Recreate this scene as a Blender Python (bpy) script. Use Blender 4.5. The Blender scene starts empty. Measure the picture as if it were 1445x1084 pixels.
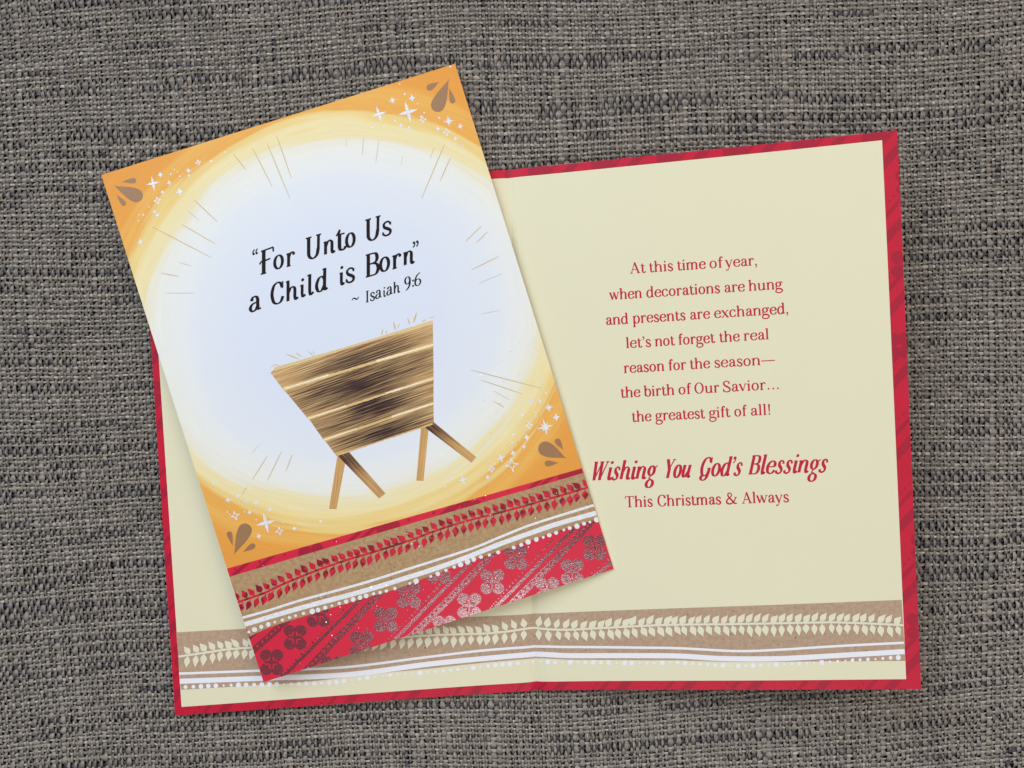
import bpy, math, random
import numpy as np
from mathutils import Matrix, Vector

random.seed(11)
rng = np.random.default_rng(11)
SC = bpy.context.scene
COL = SC.collection
MM = 0.001

# ------------------------------------------------------------------ camera, world, lamps
F_PX = 1091.0                     # focal length in pixels of a 1445 px wide picture
TILT = math.radians(-1.3)         # the phone is held almost straight above the cloth
RC = Matrix.Rotation(TILT, 3, 'X')
CAM_POS = Vector((0.0, 0.0, 0.0))   # set below once the fold is known (millimetres)


def ray(x, y):
    return RC @ Vector(((x - 722.5) / F_PX, -(y - 542.0) / F_PX, -1.0))


FOLD_Z = 1.15                     # height of the fold above the cloth, mm
fold_mid = ray(739, 620) * 271.0
CAM_POS = Vector((0, 0, FOLD_Z - fold_mid.z))

cam_data = bpy.data.cameras.new('camera')
cam_data.sensor_width = 36.0
cam_data.lens = 36.0 * F_PX / 1445.0
cam_data.clip_start = 0.01
cam_data.clip_end = 20.0
cam = bpy.data.objects.new('camera', cam_data)
COL.objects.link(cam)
cam.matrix_world = Matrix.Translation(CAM_POS * MM) @ RC.to_4x4()
SC.camera = cam

world = bpy.data.worlds.new('World')
SC.world = world
world.use_nodes = True
bg = world.node_tree.nodes['Background']
bg.inputs[0].default_value = (0.82, 0.88, 1.0, 1)
bg.inputs[1].default_value = 0.17

SC.view_settings.view_transform = 'Standard'
SC.view_settings.look = 'None'
SC.view_settings.exposure = 0.0
SC.view_settings.gamma = 1.0


def lamp(name, loc, target, sx, sy, power, color):
    d = bpy.data.lights.new(name, 'AREA')
    d.shape = 'RECTANGLE'
    d.size = sx
    d.size_y = sy
    d.energy = power
    d.color = color
    o = bpy.data.objects.new(name, d)
    COL.objects.link(o)
    o.location = loc
    v = Vector(target) - Vector(loc)
    o.rotation_euler = v.to_track_quat('-Z', 'Y').to_euler()
    return o


lamp('window_light', (-0.55, 0.72, 0.84), (0, 0, 0), 0.80, 0.80, 11.2, (0.80, 0.90, 1.0))
lamp('room_light', (0.80, 0.40, 0.92), (0, 0, 0), 0.85, 0.85, 6.6, (1.0, 0.86, 0.70))
lamp('ceiling_light', (0.12, -0.68, 1.15), (0.12, -0.32, 0), 0.45, 0.50, 3.5, (1.0, 0.95, 0.92))


# ------------------------------------------------------------------ material helpers
def lin(r, g, b):
    f = lambda c: (c / 255 / 12.92) if c / 255 <= 0.04045 else ((c / 255 + 0.055) / 1.055) ** 2.4
    return (f(r), f(g), f(b), 1.0)


class NT:
    def __init__(self, name, rough=0.5, spec=0.4):
        self.m = bpy.data.materials.new(name)
        self.m.use_nodes = True
        self.t = self.m.node_tree
        self.b = self.t.nodes['Principled BSDF']
        self.b.inputs['Roughness'].default_value = rough
        self.b.inputs['Specular IOR Level'].default_value = spec

    def n(self, kind, **kw):
        nd = self.t.nodes.new(kind)
        for k, v in kw.items():
            setattr(nd, k, v)
        return nd

    def link(self, a, b):
        self.t.links.new(a, b)

    def set(self, sock, v):
        if hasattr(v, 'is_output') or isinstance(v, bpy.types.NodeSocket):
            self.link(v, sock)
        else:
            sock.default_value = v

    def math(self, op, a, b=0.0, c=0.0, clamp=False):
        nd = self.n('ShaderNodeMath', operation=op, use_clamp=clamp)
        self.set(nd.inputs[0], a)
        self.set(nd.inputs[1], b)
        self.set(nd.inputs[2], c)
        return nd.outputs[0]

    def coord(self, kind='Object'):
        return self.n('ShaderNodeTexCoord').outputs[kind]

    def uv(self):
        nd = self.n('ShaderNodeUVMap')
        nd.uv_map = 'UVMap'
        return nd.outputs[0]

    def scale(self, vec, s):
        nd = self.n('ShaderNodeVectorMath', operation='MULTIPLY')
        self.set(nd.inputs[0], vec)
        nd.inputs[1].default_value = s
        return nd.outputs[0]

    def noise(self, vec, scale, detail=2.0, rough=0.5, dist=0.0):
        nd = self.n('ShaderNodeTexNoise')
        self.set(nd.inputs['Vector'], vec)
        nd.inputs['Scale'].default_value = scale
        nd.inputs['Detail'].default_value = detail
        nd.inputs['Roughness'].default_value = rough
        nd.inputs['Distortion'].default_value = dist
        return nd.outputs['Fac']

    def maprange(self, v, a, b, c=0.0, d=1.0):
        nd = self.n('ShaderNodeMapRange')
        self.set(nd.inputs[0], v)
        for i, q in enumerate((a, b, c, d)):
            nd.inputs[i + 1].default_value = q
        return nd.outputs[0]

    def mix(self, f, a, b, mode='MIX'):
        nd = self.n('ShaderNodeMix', data_type='RGBA', blend_type=mode)
        self.set(nd.inputs[0], f)
        self.set(nd.inputs[6], a)
        self.set(nd.inputs[7], b)
        return nd.outputs[2]

    def bump(self, h, strength, dist):
        nd = self.n('ShaderNodeBump')
        nd.inputs['Strength'].default_value = strength
        nd.inputs['Distance'].default_value = dist
        self.link(h, nd.inputs['Height'])
        self.link(nd.outputs[0], self.b.inputs['Normal'])

    def color(self, c):
        self.set(self.b.inputs['Base Color'], c)
        return self.m


def paper(name, c, var=0.04, rough=0.5, spec=0.35, bump=0.12, gscale=1500):
    k = NT(name, rough, spec)
    o = k.coord()
    n1 = k.noise(o, 60, 3, 0.6)
    n2 = k.noise(o, gscale, 2, 0.6)
    f = k.math('ADD', k.math('MULTIPLY', n1, 0.5), k.math('MULTIPLY', n2, 0.5))
    d = k.maprange(f, 0.25, 0.75, 1 - var, 1 + var)
    g = k.n('ShaderNodeCombineColor')
    for i in range(3):
        k.link(d, g.inputs[i])
    k.color(k.mix(1.0, c, g.outputs[0], 'MULTIPLY'))
    k.bump(n2, bump, 0.00006)
    return k.m


def kraft(name, c, dark, light):
    k = NT(name, 0.7, 0.2)
    u = k.uv()
    base = k.noise(u, 0.7, 4, 0.7)
    col = k.mix(k.maprange(base, 0.35, 0.65), dark, c)
    fib = k.noise(k.scale(u, (1.0, 2.4, 1.0)), 1.5, 4, 0.8, 1.2)
    col = k.mix(k.maprange(fib, 0.56, 0.75, 0, 0.55), col, light)
    sp = k.noise(u, 0.85, 1, 0.3)
    col = k.mix(k.maprange(sp, 0.745, 0.775, 0, 0.75), col, lin(70, 50, 50))
    k.bump(fib, 0.15, 0.0001)
    return k.color(col)


def glitter_white(name, c):
    k = NT(name, 0.35, 0.6)
    o = k.coord()
    v = k.n('ShaderNodeTexVoronoi')
    k.link(o, v.inputs['Vector'])
    v.inputs['Scale'].default_value = 2600
    s = k.n('ShaderNodeSeparateColor')
    k.link(v.outputs['Color'], s.inputs[0])
    k.color(k.mix(k.maprange(s.outputs[0], 0.0, 1.0, 0, 0.4), c, lin(205, 210, 220)))
    k.bump(s.outputs[1], 0.8, 0.00012)
    return k.m


M = {}
CREAM = lin(234, 229, 197)
M['cream'] = paper('cream_page_paper', CREAM, 0.012, 0.48, 0.35)
M['cream_ink'] = paper('cream_leaf_ink', lin(234, 229, 202), 0.015)
M['edge'] = paper('white_paper_core', lin(245, 238, 222), 0.05)
M['white'] = paper('pale_white_ink', lin(243, 243, 250), 0.015)
M['glit'] = glitter_white('white_glitter_ink', lin(250, 250, 255))
M['red'] = paper('red_ink', lin(220, 32, 64), 0.05, 0.42, 0.4)
M['border'] = paper('crimson_border_ink', lin(202, 18, 54), 0.12, 0.5, 0.35)
M['tone'] = paper('dull_crimson_ink', lin(172, 20, 52), 0.14, 0.5, 0.35)
M['textred'] = paper('dark_red_lettering_ink', lin(198, 20, 64), 0.04)
M['black'] = paper('brown_black_lettering_ink', lin(26, 14, 18), 0.1, 0.5, 0.2)
M['kraft'] = kraft('kraft_brown_print', lin(194, 161, 120), lin(166, 134, 98), lin(220, 192, 150))
M['kraft2'] = kraft('pinkish_kraft_print', lin(196, 168, 142), lin(176, 148, 124), lin(214, 190, 164))


def make_drop():
    k = NT('glitter_brown_ink', 0.4, 0.5)
    n = k.noise(k.uv(), 4.0, 3, 0.7)
    k.bump(n, 0.5, 0.0001)
    return k.color(k.mix(k.maprange(n, 0.4, 0.65), lin(142, 104, 68), lin(184, 140, 96)))


M['drop'] = make_drop()


def make_leafred():
    k = NT('two_tone_leaf_ink', 0.4, 0.45)
    n = k.noise(k.uv(), 0.42, 1, 0.4)
    f = k.maprange(n, 0.53, 0.56)
    return k.color(k.mix(f, lin(208, 26, 58), lin(138, 10, 40)))


M['leafred'] = make_leafred()


def make_foil(name, body, fac):
    k = NT(name, 0.5, 0.3)
    o = k.coord()
    n = k.noise(o, 1700, 4, 0.8)
    k.color(k.mix(k.maprange(n, 0.38, 0.62), body, tuple(c * 0.8 for c in body[:3]) + (1,)))
    g = k.n('ShaderNodeBsdfGlossy')
    g.inputs['Color'].default_value = (0.95, 0.72, 0.76, 1)
    g.inputs['Roughness'].default_value = 0.09
    bp = k.n('ShaderNodeBump')
    bp.inputs['Strength'].default_value = 0.4
    bp.inputs['Distance'].default_value = 0.00008
    k.link(n, bp.inputs['Height'])
    k.link(bp.outputs[0], g.inputs['Normal'])
    mx = k.n('ShaderNodeMixShader')
    k.link(k.maprange(k.noise(o, 2300, 2, 0.6), 0.36, 0.64, fac * 0.45, fac * 1.25), mx.inputs[0])
    k.link(k.b.outputs[0], mx.inputs[1])
    k.link(g.outputs[0], mx.inputs[2])
    out = k.t.nodes['Material Output']
    k.link(mx.outputs[0], out.inputs[0])
    return k.m


M['foil'] = make_foil('maroon_foil', lin(140, 6, 36), 0.30)


def make_cover():
    k = NT('painted_glow_print', 0.45, 0.2)
    u = k.uv()
    s = k.n('ShaderNodeSeparateXYZ')
    k.link(u, s.inputs[0])
    dx = k.math('DIVIDE', k.math('SUBTRACT', s.outputs[0], 127 * 0.507), 127 * 0.537)
    dy = k.math('DIVIDE', k.math('SUBTRACT', s.outputs[1], 127 * 0.566), 127 * 0.491)
    e = k.math('SQRT', k.math('ADD', k.math('MULTIPLY', dx, dx), k.math('MULTIPLY', dy, dy)))
    cx = k.math('DIVIDE', dx, e)
    cy = k.math('DIVIDE', dy, e)

    def polar(ka, kr):
        c = k.n('ShaderNodeCombineXYZ')
        k.link(k.math('MULTIPLY', cx, ka), c.inputs[0])
        k.link(k.math('MULTIPLY', cy, ka), c.inputs[1])
        k.link(k.math('MULTIPLY', e, kr), c.inputs[2])
        return c.outputs[0]
    broad = k.noise(polar(1.5, 5.0), 1.0, 2, 0.5)
    sweep = k.noise(polar(1.3, 26.0), 1.0, 3, 0.6)
    fine = k.noise(polar(5.0, 60.0), 1.0, 3, 0.7)
    e2 = k.math('ADD', e, k.math('MULTIPLY', k.math('SUBTRACT', broad, 0.5), 0.13))
    edge = k.maprange(e, 0.80, 1.0, 0.0, 1.0)
    amp = k.math('MULTIPLY', edge, 0.16)
    e3 = k.math('ADD', e2, k.math('MULTIPLY', k.math('SUBTRACT', sweep, 0.5), amp))
    e3 = k.math('ADD', e3, k.math('MULTIPLY', k.math('SUBTRACT', fine, 0.5), k.math('MULTIPLY', edge, 0.05)))
    r = k.n('ShaderNodeValToRGB')
    stops = [(0.0, (224, 232, 247)), (0.50, (226, 233, 247)), (0.64, (229, 235, 246)), (0.77, (232, 237, 244)), (0.84, (237, 240, 241)),
             (0.94, (240, 240, 232)), (0.985, (240, 236, 218)), (1.01, (243, 229, 180)), (1.075, (245, 230, 178)),
             (1.10, (243, 218, 150)), (1.135, (242, 210, 134)), (1.16, (240, 176, 86)), (1.22, (242, 186, 96)),
             (1.27, (238, 166, 76)), (1.5, (236, 160, 70))]
    cr = r.color_ramp
    while len(cr.elements) < len(stops):
        cr.elements.new(0.5)
    for el, (p, c) in zip(cr.elements, stops):
        el.position = p / 1.5
        el.color = lin(*c)
    k.link(k.math('DIVIDE', e3, 1.5), r.inputs[0])
    col = r.outputs[0]
    tint = k.math('ADD', 1.0, k.math('MULTIPLY', k.math('SUBTRACT', fine, 0.5), k.math('ADD', 0.02, k.math('MULTIPLY', edge, 0.14))))
    g = k.n('ShaderNodeCombineColor')
    for i in range(3):
        k.link(tint, g.inputs[i])
    col = k.mix(1.0, col, g.outputs[0], 'MULTIPLY')
    k.bump(k.noise(k.coord(), 1800, 2, 0.5), 0.05, 0.00005)
    return k.color(col)


M['cover'] = make_cover()


def make_wood(name, light, mid, dark, direction, darkness):
    """printed brush-stroke wood; direction = stroke angle in card millimetres"""
    k = NT(name, 0.45, 0.35)
    u = k.uv()
    rot = k.n('ShaderNodeVectorRotate', rotation_type='Z_AXIS')
    k.link(u, rot.inputs['Vector'])
    rot.inputs['Angle'].default_value = direction
    v = rot.outputs[0]
    a = k.noise(k.scale(v, (0.035, 1.4, 1)), 1.0, 3, 0.65, 0.1)
    b = k.noise(k.scale(v, (0.055, 2.6, 1)), 1.0, 3, 0.6, 0.1)
    col = k.mix(k.maprange(a, 0.38, 0.62), mid, light)
    if darkness:
        s = k.n('ShaderNodeSeparateXYZ')
        k.link(u, s.inputs[0])
        dx = k.math('DIVIDE', k.math('SUBTRACT', s.outputs[0], darkness[0]), darkness[2])
        dy = k.math('DIVIDE', k.math('SUBTRACT', s.outputs[1], darkness[1]), darkness[3])
        q = k.math('SQRT', k.math('ADD', k.math('MULTIPLY', dx, dx), k.math('MULTIPLY', dy, dy)))
        q = k.maprange(q, 0.0, 1.25, 1.0, 0.0)
        f = k.math('ADD', k.math('MULTIPLY', q, 0.86), k.math('MULTIPLY', k.math('SUBTRACT', b, 0.5), 1.7))
        f = k.maprange(f, 0.26, 0.80, 0, 1.0)
    else:
        f = k.maprange(b, 0.55, 0.66, 0, 0.6)
    return k.color(k.mix(f, col, dark))


# ------------------------------------------------------------------ object helpers
def setp(o, label=None, cat=None, kind=None, group=None):
    if label:
        o['label'] = label
    if cat:
        o['category'] = cat
    if kind:
        o['kind'] = kind
    if group:
        o['group'] = group
    return o


def raw_mesh(name, verts, faces, mats, parent=None, uvs=None, midx=None, smooth=False):
    me = bpy.data.meshes.new(name)
    me.from_pydata([tuple(v) for v in verts], [], faces)
    for m in mats:
        me.materials.append(m)
    if midx is not None:
        me.polygons.foreach_set('material_index', midx)
    if uvs is not None:
        ul = me.uv_layers.new(name='UVMap')
        li = np.zeros(len(me.loops), dtype=np.int32)
        me.loops.foreach_get('vertex_index', li)
        ul.data.foreach_set('uv', np.asarray(uvs, dtype=np.float32)[li].ravel())
    if smooth:
        me.polygons.foreach_set('use_smooth', [True] * len(me.polygons))
    me.update()
    o = bpy.data.objects.new(name, me)
    COL.objects.link(o)
    if parent:
        o.parent = parent
    return o


class Panel:
    """a flat leaf of card: corners top-left, top-right, bottom-left in mm; u across, v down"""

    def __init__(self, p0, p1, p3, bend=None):
        self.p0, self.a, self.b = p0, p1 - p0, p3 - p0
        n = self.a.cross(self.b)
        n.normalize()
        if n.z < 0:
            n = -n
        self.n = n
        self.W, self.H = self.a.length, self.b.length
        self.bend = bend or (lambda u, v: 0.0)
        m = Matrix((self.a, self.b, n)).transposed()
        self.inv = m.inverted()

    def uv(self, x, y):
        """print position seen at photograph position x, y"""
        r = ray(x, y)
        t = (self.p0 - CAM_POS).dot(self.n) / r.dot(self.n)
        q = self.inv @ (CAM_POS + r * t - self.p0)
        return (q.x, q.y)

    def pt(self, u, v, h=0.0):
        return (self.p0 + self.a * u + self.b * v + self.n * (h + self.bend(u, v))) * MM


class Print:
    """collects ink shapes lying on a panel into one mesh"""

    def __init__(self, panel, h=0.02):
        self.p, self.h0, self.h = panel, h, h
        self.V, self.F, self.U, self.I = [], [], [], []
        self.off = Vector((0, 0, 0))
        self.clip = None

    def up(self, d=0.0015):
        self.h += d

    def poly_uv(self, pts, mi=0):
        if self.clip:
            pts = clip_convex(pts, self.clip)
        if len(pts) < 3:
            return
        # keep all faces turned to the same side
        ar = sum(pts[i][0] * pts[(i + 1) % len(pts)][1] - pts[(i + 1) % len(pts)][0] * pts[i][1] for i in range(len(pts)))
        if abs(ar) < 1e-10:
            return
        if ar > 0:
            pts = pts[::-1]
        b = len(self.V)
        for (u, v) in pts:
            self.V.append(self.p.pt(u, v, self.h) - self.off)
            self.U.append((u * self.p.W, v * self.p.H))
        self.F.append(list(range(b, b + len(pts))))
        self.I.append(mi)

    def poly(self, pts, mi=0):
        self.poly_uv([self.p.uv(*q) for q in pts], mi)

    def disc(self, x, y, r, mi=0, n=12, ry=None):
        ry = ry or r
        self.poly([(x + r * math.cos(2 * math.pi * i / n), y + ry * math.sin(2 * math.pi * i / n)) for i in range(n)], mi)

    def strip(self, path, widths, mi=0):
        """ribbon along a path given in photograph positions; widths = full widths"""
        n = len(path)
        if isinstance(widths, (int, float)):
            widths = [widths] * n
        L, R = [], []
        for i in range(n):
            a = path[max(0, i - 1)]
            b = path[min(n - 1, i + 1)]
            dx, dy = b[0] - a[0], b[1] - a[1]
            l = math.hypot(dx, dy) or 1
            nx, ny = -dy / l * widths[i] / 2, dx / l * widths[i] / 2
            L.append((path[i][0] + nx, path[i][1] + ny))
            R.append((path[i][0] - nx, path[i][1] - ny))
        for i in range(n - 1):
            self.poly([L[i], L[i + 1], R[i + 1], R[i]], mi)

    def band(self, top, bottom, rows=6, mi=0):
        n = len(top)
        for i in range(n - 1):
            for j in range(rows):
                q = []
                for (k, s) in ((i, j), (i + 1, j), (i + 1, j + 1), (i, j + 1)):
                    f = s / rows
                    q.append((top[k][0] * (1 - f) + bottom[k][0] * f, top[k][1] * (1 - f) + bottom[k][1] * f))
                self.poly(q, mi)

    def build(self, name, mats, parent, kind=None):
        if not isinstance(mats, (list, tuple)):
            mats = [mats]
        o = raw_mesh(name, self.V, self.F, mats, parent, self.U, self.I)
        if kind:
            o['kind'] = kind
        return o


def clip_convex(pts, region):
    """Sutherland-Hodgman; region = counter-ordered convex polygon in uv"""
    out = list(pts)
    m = len(region)
    s = sum(region[i][0] * region[(i + 1) % m][1] - region[(i + 1) % m][0] * region[i][1] for i in range(m))
    sg = 1 if s > 0 else -1
    for i in range(m):
        ax, ay = region[i]
        bx, by = region[(i + 1) % m]
        f = lambda p: sg * ((bx - ax) * (p[1] - ay) - (by - ay) * (p[0] - ax))
        inp, out = out, []
        for j in range(len(inp)):
            p, q = inp[j], inp[(j + 1) % len(inp)]
            fp, fq = f(p), f(q)
            if fp >= 0:
                out.append(p)
            if (fp >= 0) != (fq >= 0):
                t = fp / (fp - fq)
                out.append((p[0] + (q[0] - p[0]) * t, p[1] + (q[1] - p[1]) * t))
        if not out:
            return []
    return out


def resample(path, step):
    """smooth curve through the points, sampled every step"""
    pts = [np.array(p, float) for p in path]
    if len(pts) == 2:
        d = np.linalg.norm(pts[1] - pts[0])
        n = max(1, int(d / step))
        return [tuple(pts[0] + (pts[1] - pts[0]) * i / n) for i in range(n + 1)]
    ext = [2 * pts[0] - pts[1]] + pts + [2 * pts[-1] - pts[-2]]
    out = []
    for i in range(1, len(ext) - 2):
        p0, p1, p2, p3 = ext[i - 1], ext[i], ext[i + 1], ext[i + 2]
        n = max(1, int(np.linalg.norm(p2 - p1) / step))
        for k in range(n):
            t = k / n
            out.append(tuple(0.5 * (2 * p1 + (p2 - p0) * t + (2 * p0 - 5 * p1 + 4 * p2 - p3) * t * t + (3 * p1 - p0 - 3 * p2 + p3) * t ** 3)))
    out.append(tuple(pts[-1]))
    return out


def at_x(path, x):
    for i in range(len(path) - 1):
        if path[i][0] <= x <= path[i + 1][0] or i == len(path) - 2 or x < path[0][0]:
            t = (x - path[i][0]) / ((path[i + 1][0] - path[i][0]) or 1)
            return path[i][1] + (path[i + 1][1] - path[i][1]) * t


# ------------------------------------------------------------------ the cloth
HX, HY = 196.0, 150.0


def yshear(x, y):
    """rows drift gently upwards to the right and ripple a little"""
    return 0.044 * x + 0.00004 * x * x * np.sign(x) + 1.4 * np.sin(x / 47.0 + y / 60.0) + 0.6 * np.sin(x / 19.0 - y / 33.0)


def xshear(x, y):
    return 0.9 * np.sin(y / 41.0 + x / 90.0) + 0.02 * y * (x / 190.0) - 0.035 * y


def zwave(x, y):
    return 0.45 * np.sin(x / 38.0 + 0.6) * np.sin(y / 31.0 + 1.0) - 0.45


wx, ww = [], []
x = -HX
while x < HX:
    w = rng.choice([0.98, 1.15, 1.4, 1.95], p=[0.30, 0.28, 0.24, 0.18]) * rng.uniform(0.93, 1.07)
    wx.append(x + w / 2)
    ww.append(w)
    x += w
wy, wh, wn = [], [], []
y = -HY - 20
while y < HY:
    tall = rng.random() < 0.15
    h = rng.uniform(2.1, 2.6) if tall else rng.uniform(1.45, 2.05)
    wy.append(y + h / 2)
    wh.append(h)
    wn.append(0.84 if tall else (0.60 if rng.random() < 0.30 else 0.14))
    y += h
wx, ww, wy, wh, wn = map(np.array, (wx, ww, wy, wh, wn))
NW, NF = len(wx), len(wy)


def smooth1(n, step, k):
    """random values drifting along a thread"""
    m = int(n / step) + 4
    c = rng.random((k, m))
    t = np.arange(n) / step
    i = t.astype(int)
    f = t - i
    f = f * f * (3 - 2 * f)
    return c[:, i] * (1 - f) + c[:, i + 1] * f


def thread_mesh(name, P, col, mat, parent):
    """P: threads x samples x ring x 3 (mm)"""
    A, B, C, _ = P.shape
    me = bpy.data.meshes.new(name)
    nv = A * B * C
    me.vertices.add(nv)
    me.vertices.foreach_set('co', (P.reshape(-1, 3) * MM).astype(np.float32).ravel())
    idx = np.arange(nv).reshape(A, B, C)
    q = np.stack([idx[:, :-1, :-1], idx[:, 1:, :-1], idx[:, 1:, 1:], idx[:, :-1, 1:]], -1).reshape(-1, 4)
    # orient upwards
    a, b, c = (P.reshape(-1, 3)[q[0, i]] for i in (0, 1, 2))
    if np.cross(b - a, c - a)[2] < 0:
        q = q[:, ::-1]
    nf = len(q)
    me.loops.add(nf * 4)
    me.loops.foreach_set('vertex_index', q.astype(np.int32).ravel())
    me.polygons.add(nf)
    me.polygons.foreach_set('loop_start', np.arange(0, nf * 4, 4, dtype=np.int32))
    me.polygons.foreach_set('use_smooth', np.ones(nf, dtype=bool))
    at = me.attributes.new('navy', 'FLOAT', 'POINT')
    at.data.foreach_set('value', np.repeat(col[0].reshape(-1), C).astype(np.float32))
    at = me.attributes.new('shade', 'FLOAT', 'POINT')
    at.data.foreach_set('value', np.repeat(col[1].reshape(-1), C).astype(np.float32))
    me.materials.append(mat)
    me.update()
    me.validate()
    o = bpy.data.objects.new(name, me)
    COL.objects.link(o)
    o.parent = parent
    return o


def yarn(name, along_y, base, pale):
    k = NT(name, 0.34, 0.8)
    o = k.coord()
    s = (5200, 520, 900) if along_y else (520, 5200, 900)
    n = k.noise(k.scale(o, s), 1.0, 3, 0.7, 0.3)
    n2 = k.noise(o, 700, 2, 0.6)
    a1 = k.n('ShaderNodeAttribute')
    a1.attribute_name = 'navy'
    a2 = k.n('ShaderNodeAttribute')
    a2.attribute_name = 'shade'
    c = k.mix(k.maprange(n, 0.32, 0.68), tuple(q * 0.72 for q in base[:3]) + (1,), pale)
    g = k.n('ShaderNodeCombineColor')
    for i in range(3):
        k.link(a2.outputs['Fac'], g.inputs[i])
    c = k.mix(1.0, c, g.outputs[0], 'MULTIPLY')
    f = k.math('ADD', a1.outputs['Fac'], k.math('MULTIPLY', k.math('SUBTRACT', n2, 0.5), 0.7))
    c = k.mix(k.maprange(f, 0.45, 0.62), c, lin(22, 24, 42))
    k.bump(n, 0.75, 0.00018)
    return k.color(c)


def base_cloth():
    k = NT('cloth_sheet_gap_shade', 0.8, 0.15)
    o = k.coord()
    ck = k.n('ShaderNodeTexChecker')
    k.link(k.scale(o, (380, 270, 1)), ck.inputs['Vector'])
    ck.inputs['Scale'].default_value = 2.0
    n = k.noise(k.scale(o, (120, 700, 1)), 1.0, 3, 0.6)
    s = k.n('ShaderNodeSeparateXYZ')
    k.link(o, s.inputs[0])
    far = k.math('MAXIMUM', k.math('GREATER_THAN', k.math('ABSOLUTE', s.outputs[0]), HX * MM),
                 k.math('GREATER_THAN', k.math('ABSOLUTE', s.outputs[1]), HY * MM))
    outer = k.mix(k.maprange(n, 0.4, 0.6), lin(66, 64, 68), lin(128, 122, 114))
    outer = k.mix(k.math('MULTIPLY', ck.outputs['Fac'], 0.45), outer, lin(88, 84, 80))
    k.color(k.mix(far, lin(20, 20, 28), outer))  # shade of the weave gaps painted in: near-black sheet beneath the threads
    k.bump(ck.outputs['Fac'], 0.6, 0.0004)
    return k.m


nx, ny = 60, 44
gv, gf = [], []
for j in range(ny + 1):
    for i in range(nx + 1):
        X = -0.6 + 1.2 * i / nx
        Y = -0.45 + 0.9 * j / ny
        gv.append((X, Y, (zwave(X / MM, Y / MM) * 1.0 - 1.0) * MM))
for j in range(ny):
    for i in range(nx):
        a = j * (nx + 1) + i
        gf.append((a, a + 1, a + nx + 2, a + nx + 1))
cloth = raw_mesh('woven_cloth', gv, gf, [base_cloth()], smooth=True)
setp(cloth, 'grey brown and navy woven cloth spread beneath both greeting cards', 'cloth', 'structure')

# warp: upright threads, rising over every second weft
SP = 3
T = np.linspace(-0.5, NF - 0.5, NF * SP + 1)
i0 = np.clip(np.floor(T).astype(int), 0, NF - 2)
Yc = wy[0] + np.interp(T, np.arange(NF), wy - wy[0])
Yc = np.where(T < 0, wy[0] + T * wh[0], Yc)
Yc = np.where(T > NF - 1, wy[-1] + (T - NF + 1) * wh[-1], Yc)
par = (np.arange(NW) % 2)[:, None]
ph = np.cos(np.pi * (T[None, :] + par))
lift = np.sign(ph) * np.abs(ph) ** 0.42
ns = len(T)
wobx = (smooth1(ns, 14, NW) - 0.5) * 0.5 + (smooth1(ns, 3.4, NW) - 0.5) * 0.32
wid = ww[:, None] * (0.76 + 0.20 * smooth1(ns, 22, NW) + 0.26 * smooth1(ns, 3.3, NW)) * (0.82 + 0.22 * lift)
# occasional slipped float: the thread bulges where the row is tall
hrow = np.interp(T, np.arange(NF), wh)[None, :]
zc = 0.50 * lift * (0.80 + 0.12 * hrow) + 0.34 * (smooth1(ns, 3.1, NW) - 0.5)
s5 = np.linspace(-1, 1, 5)
ring = np.sqrt(np.clip(1 - (s5 * 0.97) ** 2, 0, 1))
X0 = wx[:, None] + wobx
YY = np.broadcast_to(Yc[None, :], X0.shape)
PX = X0[:, :, None] + s5 * (wid[:, :, None] * 0.5)
PY = np.broadcast_to(YY[:, :, None], PX.shape)
PZ = zc[:, :, None] + ring * (0.30 + 0.10 * wid[:, :, None]) - 0.14
zg = zwave(PX, PY)
P = np.stack([PX + xshear(PX, PY), PY + yshear(PX, PY), PZ + zg], -1)
nav = np.clip(smooth1(ns, 17, NW) ** 3 * 0.62 * (rng.random((NW, 1)) < 0.4), 0, 1)
shd = 0.74 + 0.30 * rng.random((NW, 1)) + 0.5 * (smooth1(ns, 2.4, NW) - 0.5)
thread = thread_mesh('warp_threads', P, (nav, shd), yarn('taupe_warp_yarn', True, lin(98, 91, 85), lin(166, 155, 143)), cloth)
thread['kind'] = 'stuff'

# weft: level threads, taupe with navy stretches
T = np.linspace(-0.5, NW - 0.5, NW * SP + 1)
Xc = np.interp(T, np.arange(NW), wx)
par = (np.arange(NF) % 2)[:, None]
ph = np.cos(np.pi * (T[None, :] + par))
ns = len(T)
woby = (smooth1(ns, 24, NF) - 0.5) * 0.6 + (smooth1(ns, 3.4, NF) - 0.5) * 0.35
thick = np.minimum(wh, 1.9)[:, None] * (0.24 + 0.25 * smooth1(ns, 31, NF) + 0.22 * smooth1(ns, 3.2, NF))
zc = -0.20 * ph - 0.04 + 0.22 * (smooth1(ns, 3.0, NF) - 0.5)
s4 = np.linspace(-1, 1, 4)
ring = np.sqrt(np.clip(1 - (s4 * 0.95) ** 2, 0, 1))
PY = (wy[:, None] + woby)[:, :, None] + s4 * (thick[:, :, None] * 0.5)
PX = np.broadcast_to(Xc[None, :, None], PY.shape)
PZ = zc[:, :, None] + ring * 0.30
zg = zwave(PX, PY)
P = np.stack([PX + xshear(PX, PY), PY + yshear(PX, PY), PZ + zg], -1)
nav = np.clip(wn[:, None] * 1.45 * smooth1(ns, 30, NF) ** 1.0 + 0.30 * (smooth1(ns, 9, NF) - 0.5), 0, 1)
shd = 0.80 + 0.3 * rng.random((NF, 1)) + 0.6 * (smooth1(ns, 2.1, NF) - 0.5)
thread = thread_mesh('weft_threads', P, (nav, shd), yarn('pale_and_navy_weft_yarn', False, lin(114, 108, 101), lin(200, 191, 179)), cloth)
thread['kind'] = 'stuff'
del P, PX, PY, PZ, zg

# ------------------------------------------------------------------ the two cards as leaves of board
def at_depth(x, y, d):
    return CAM_POS + ray(x, y) * d


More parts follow.
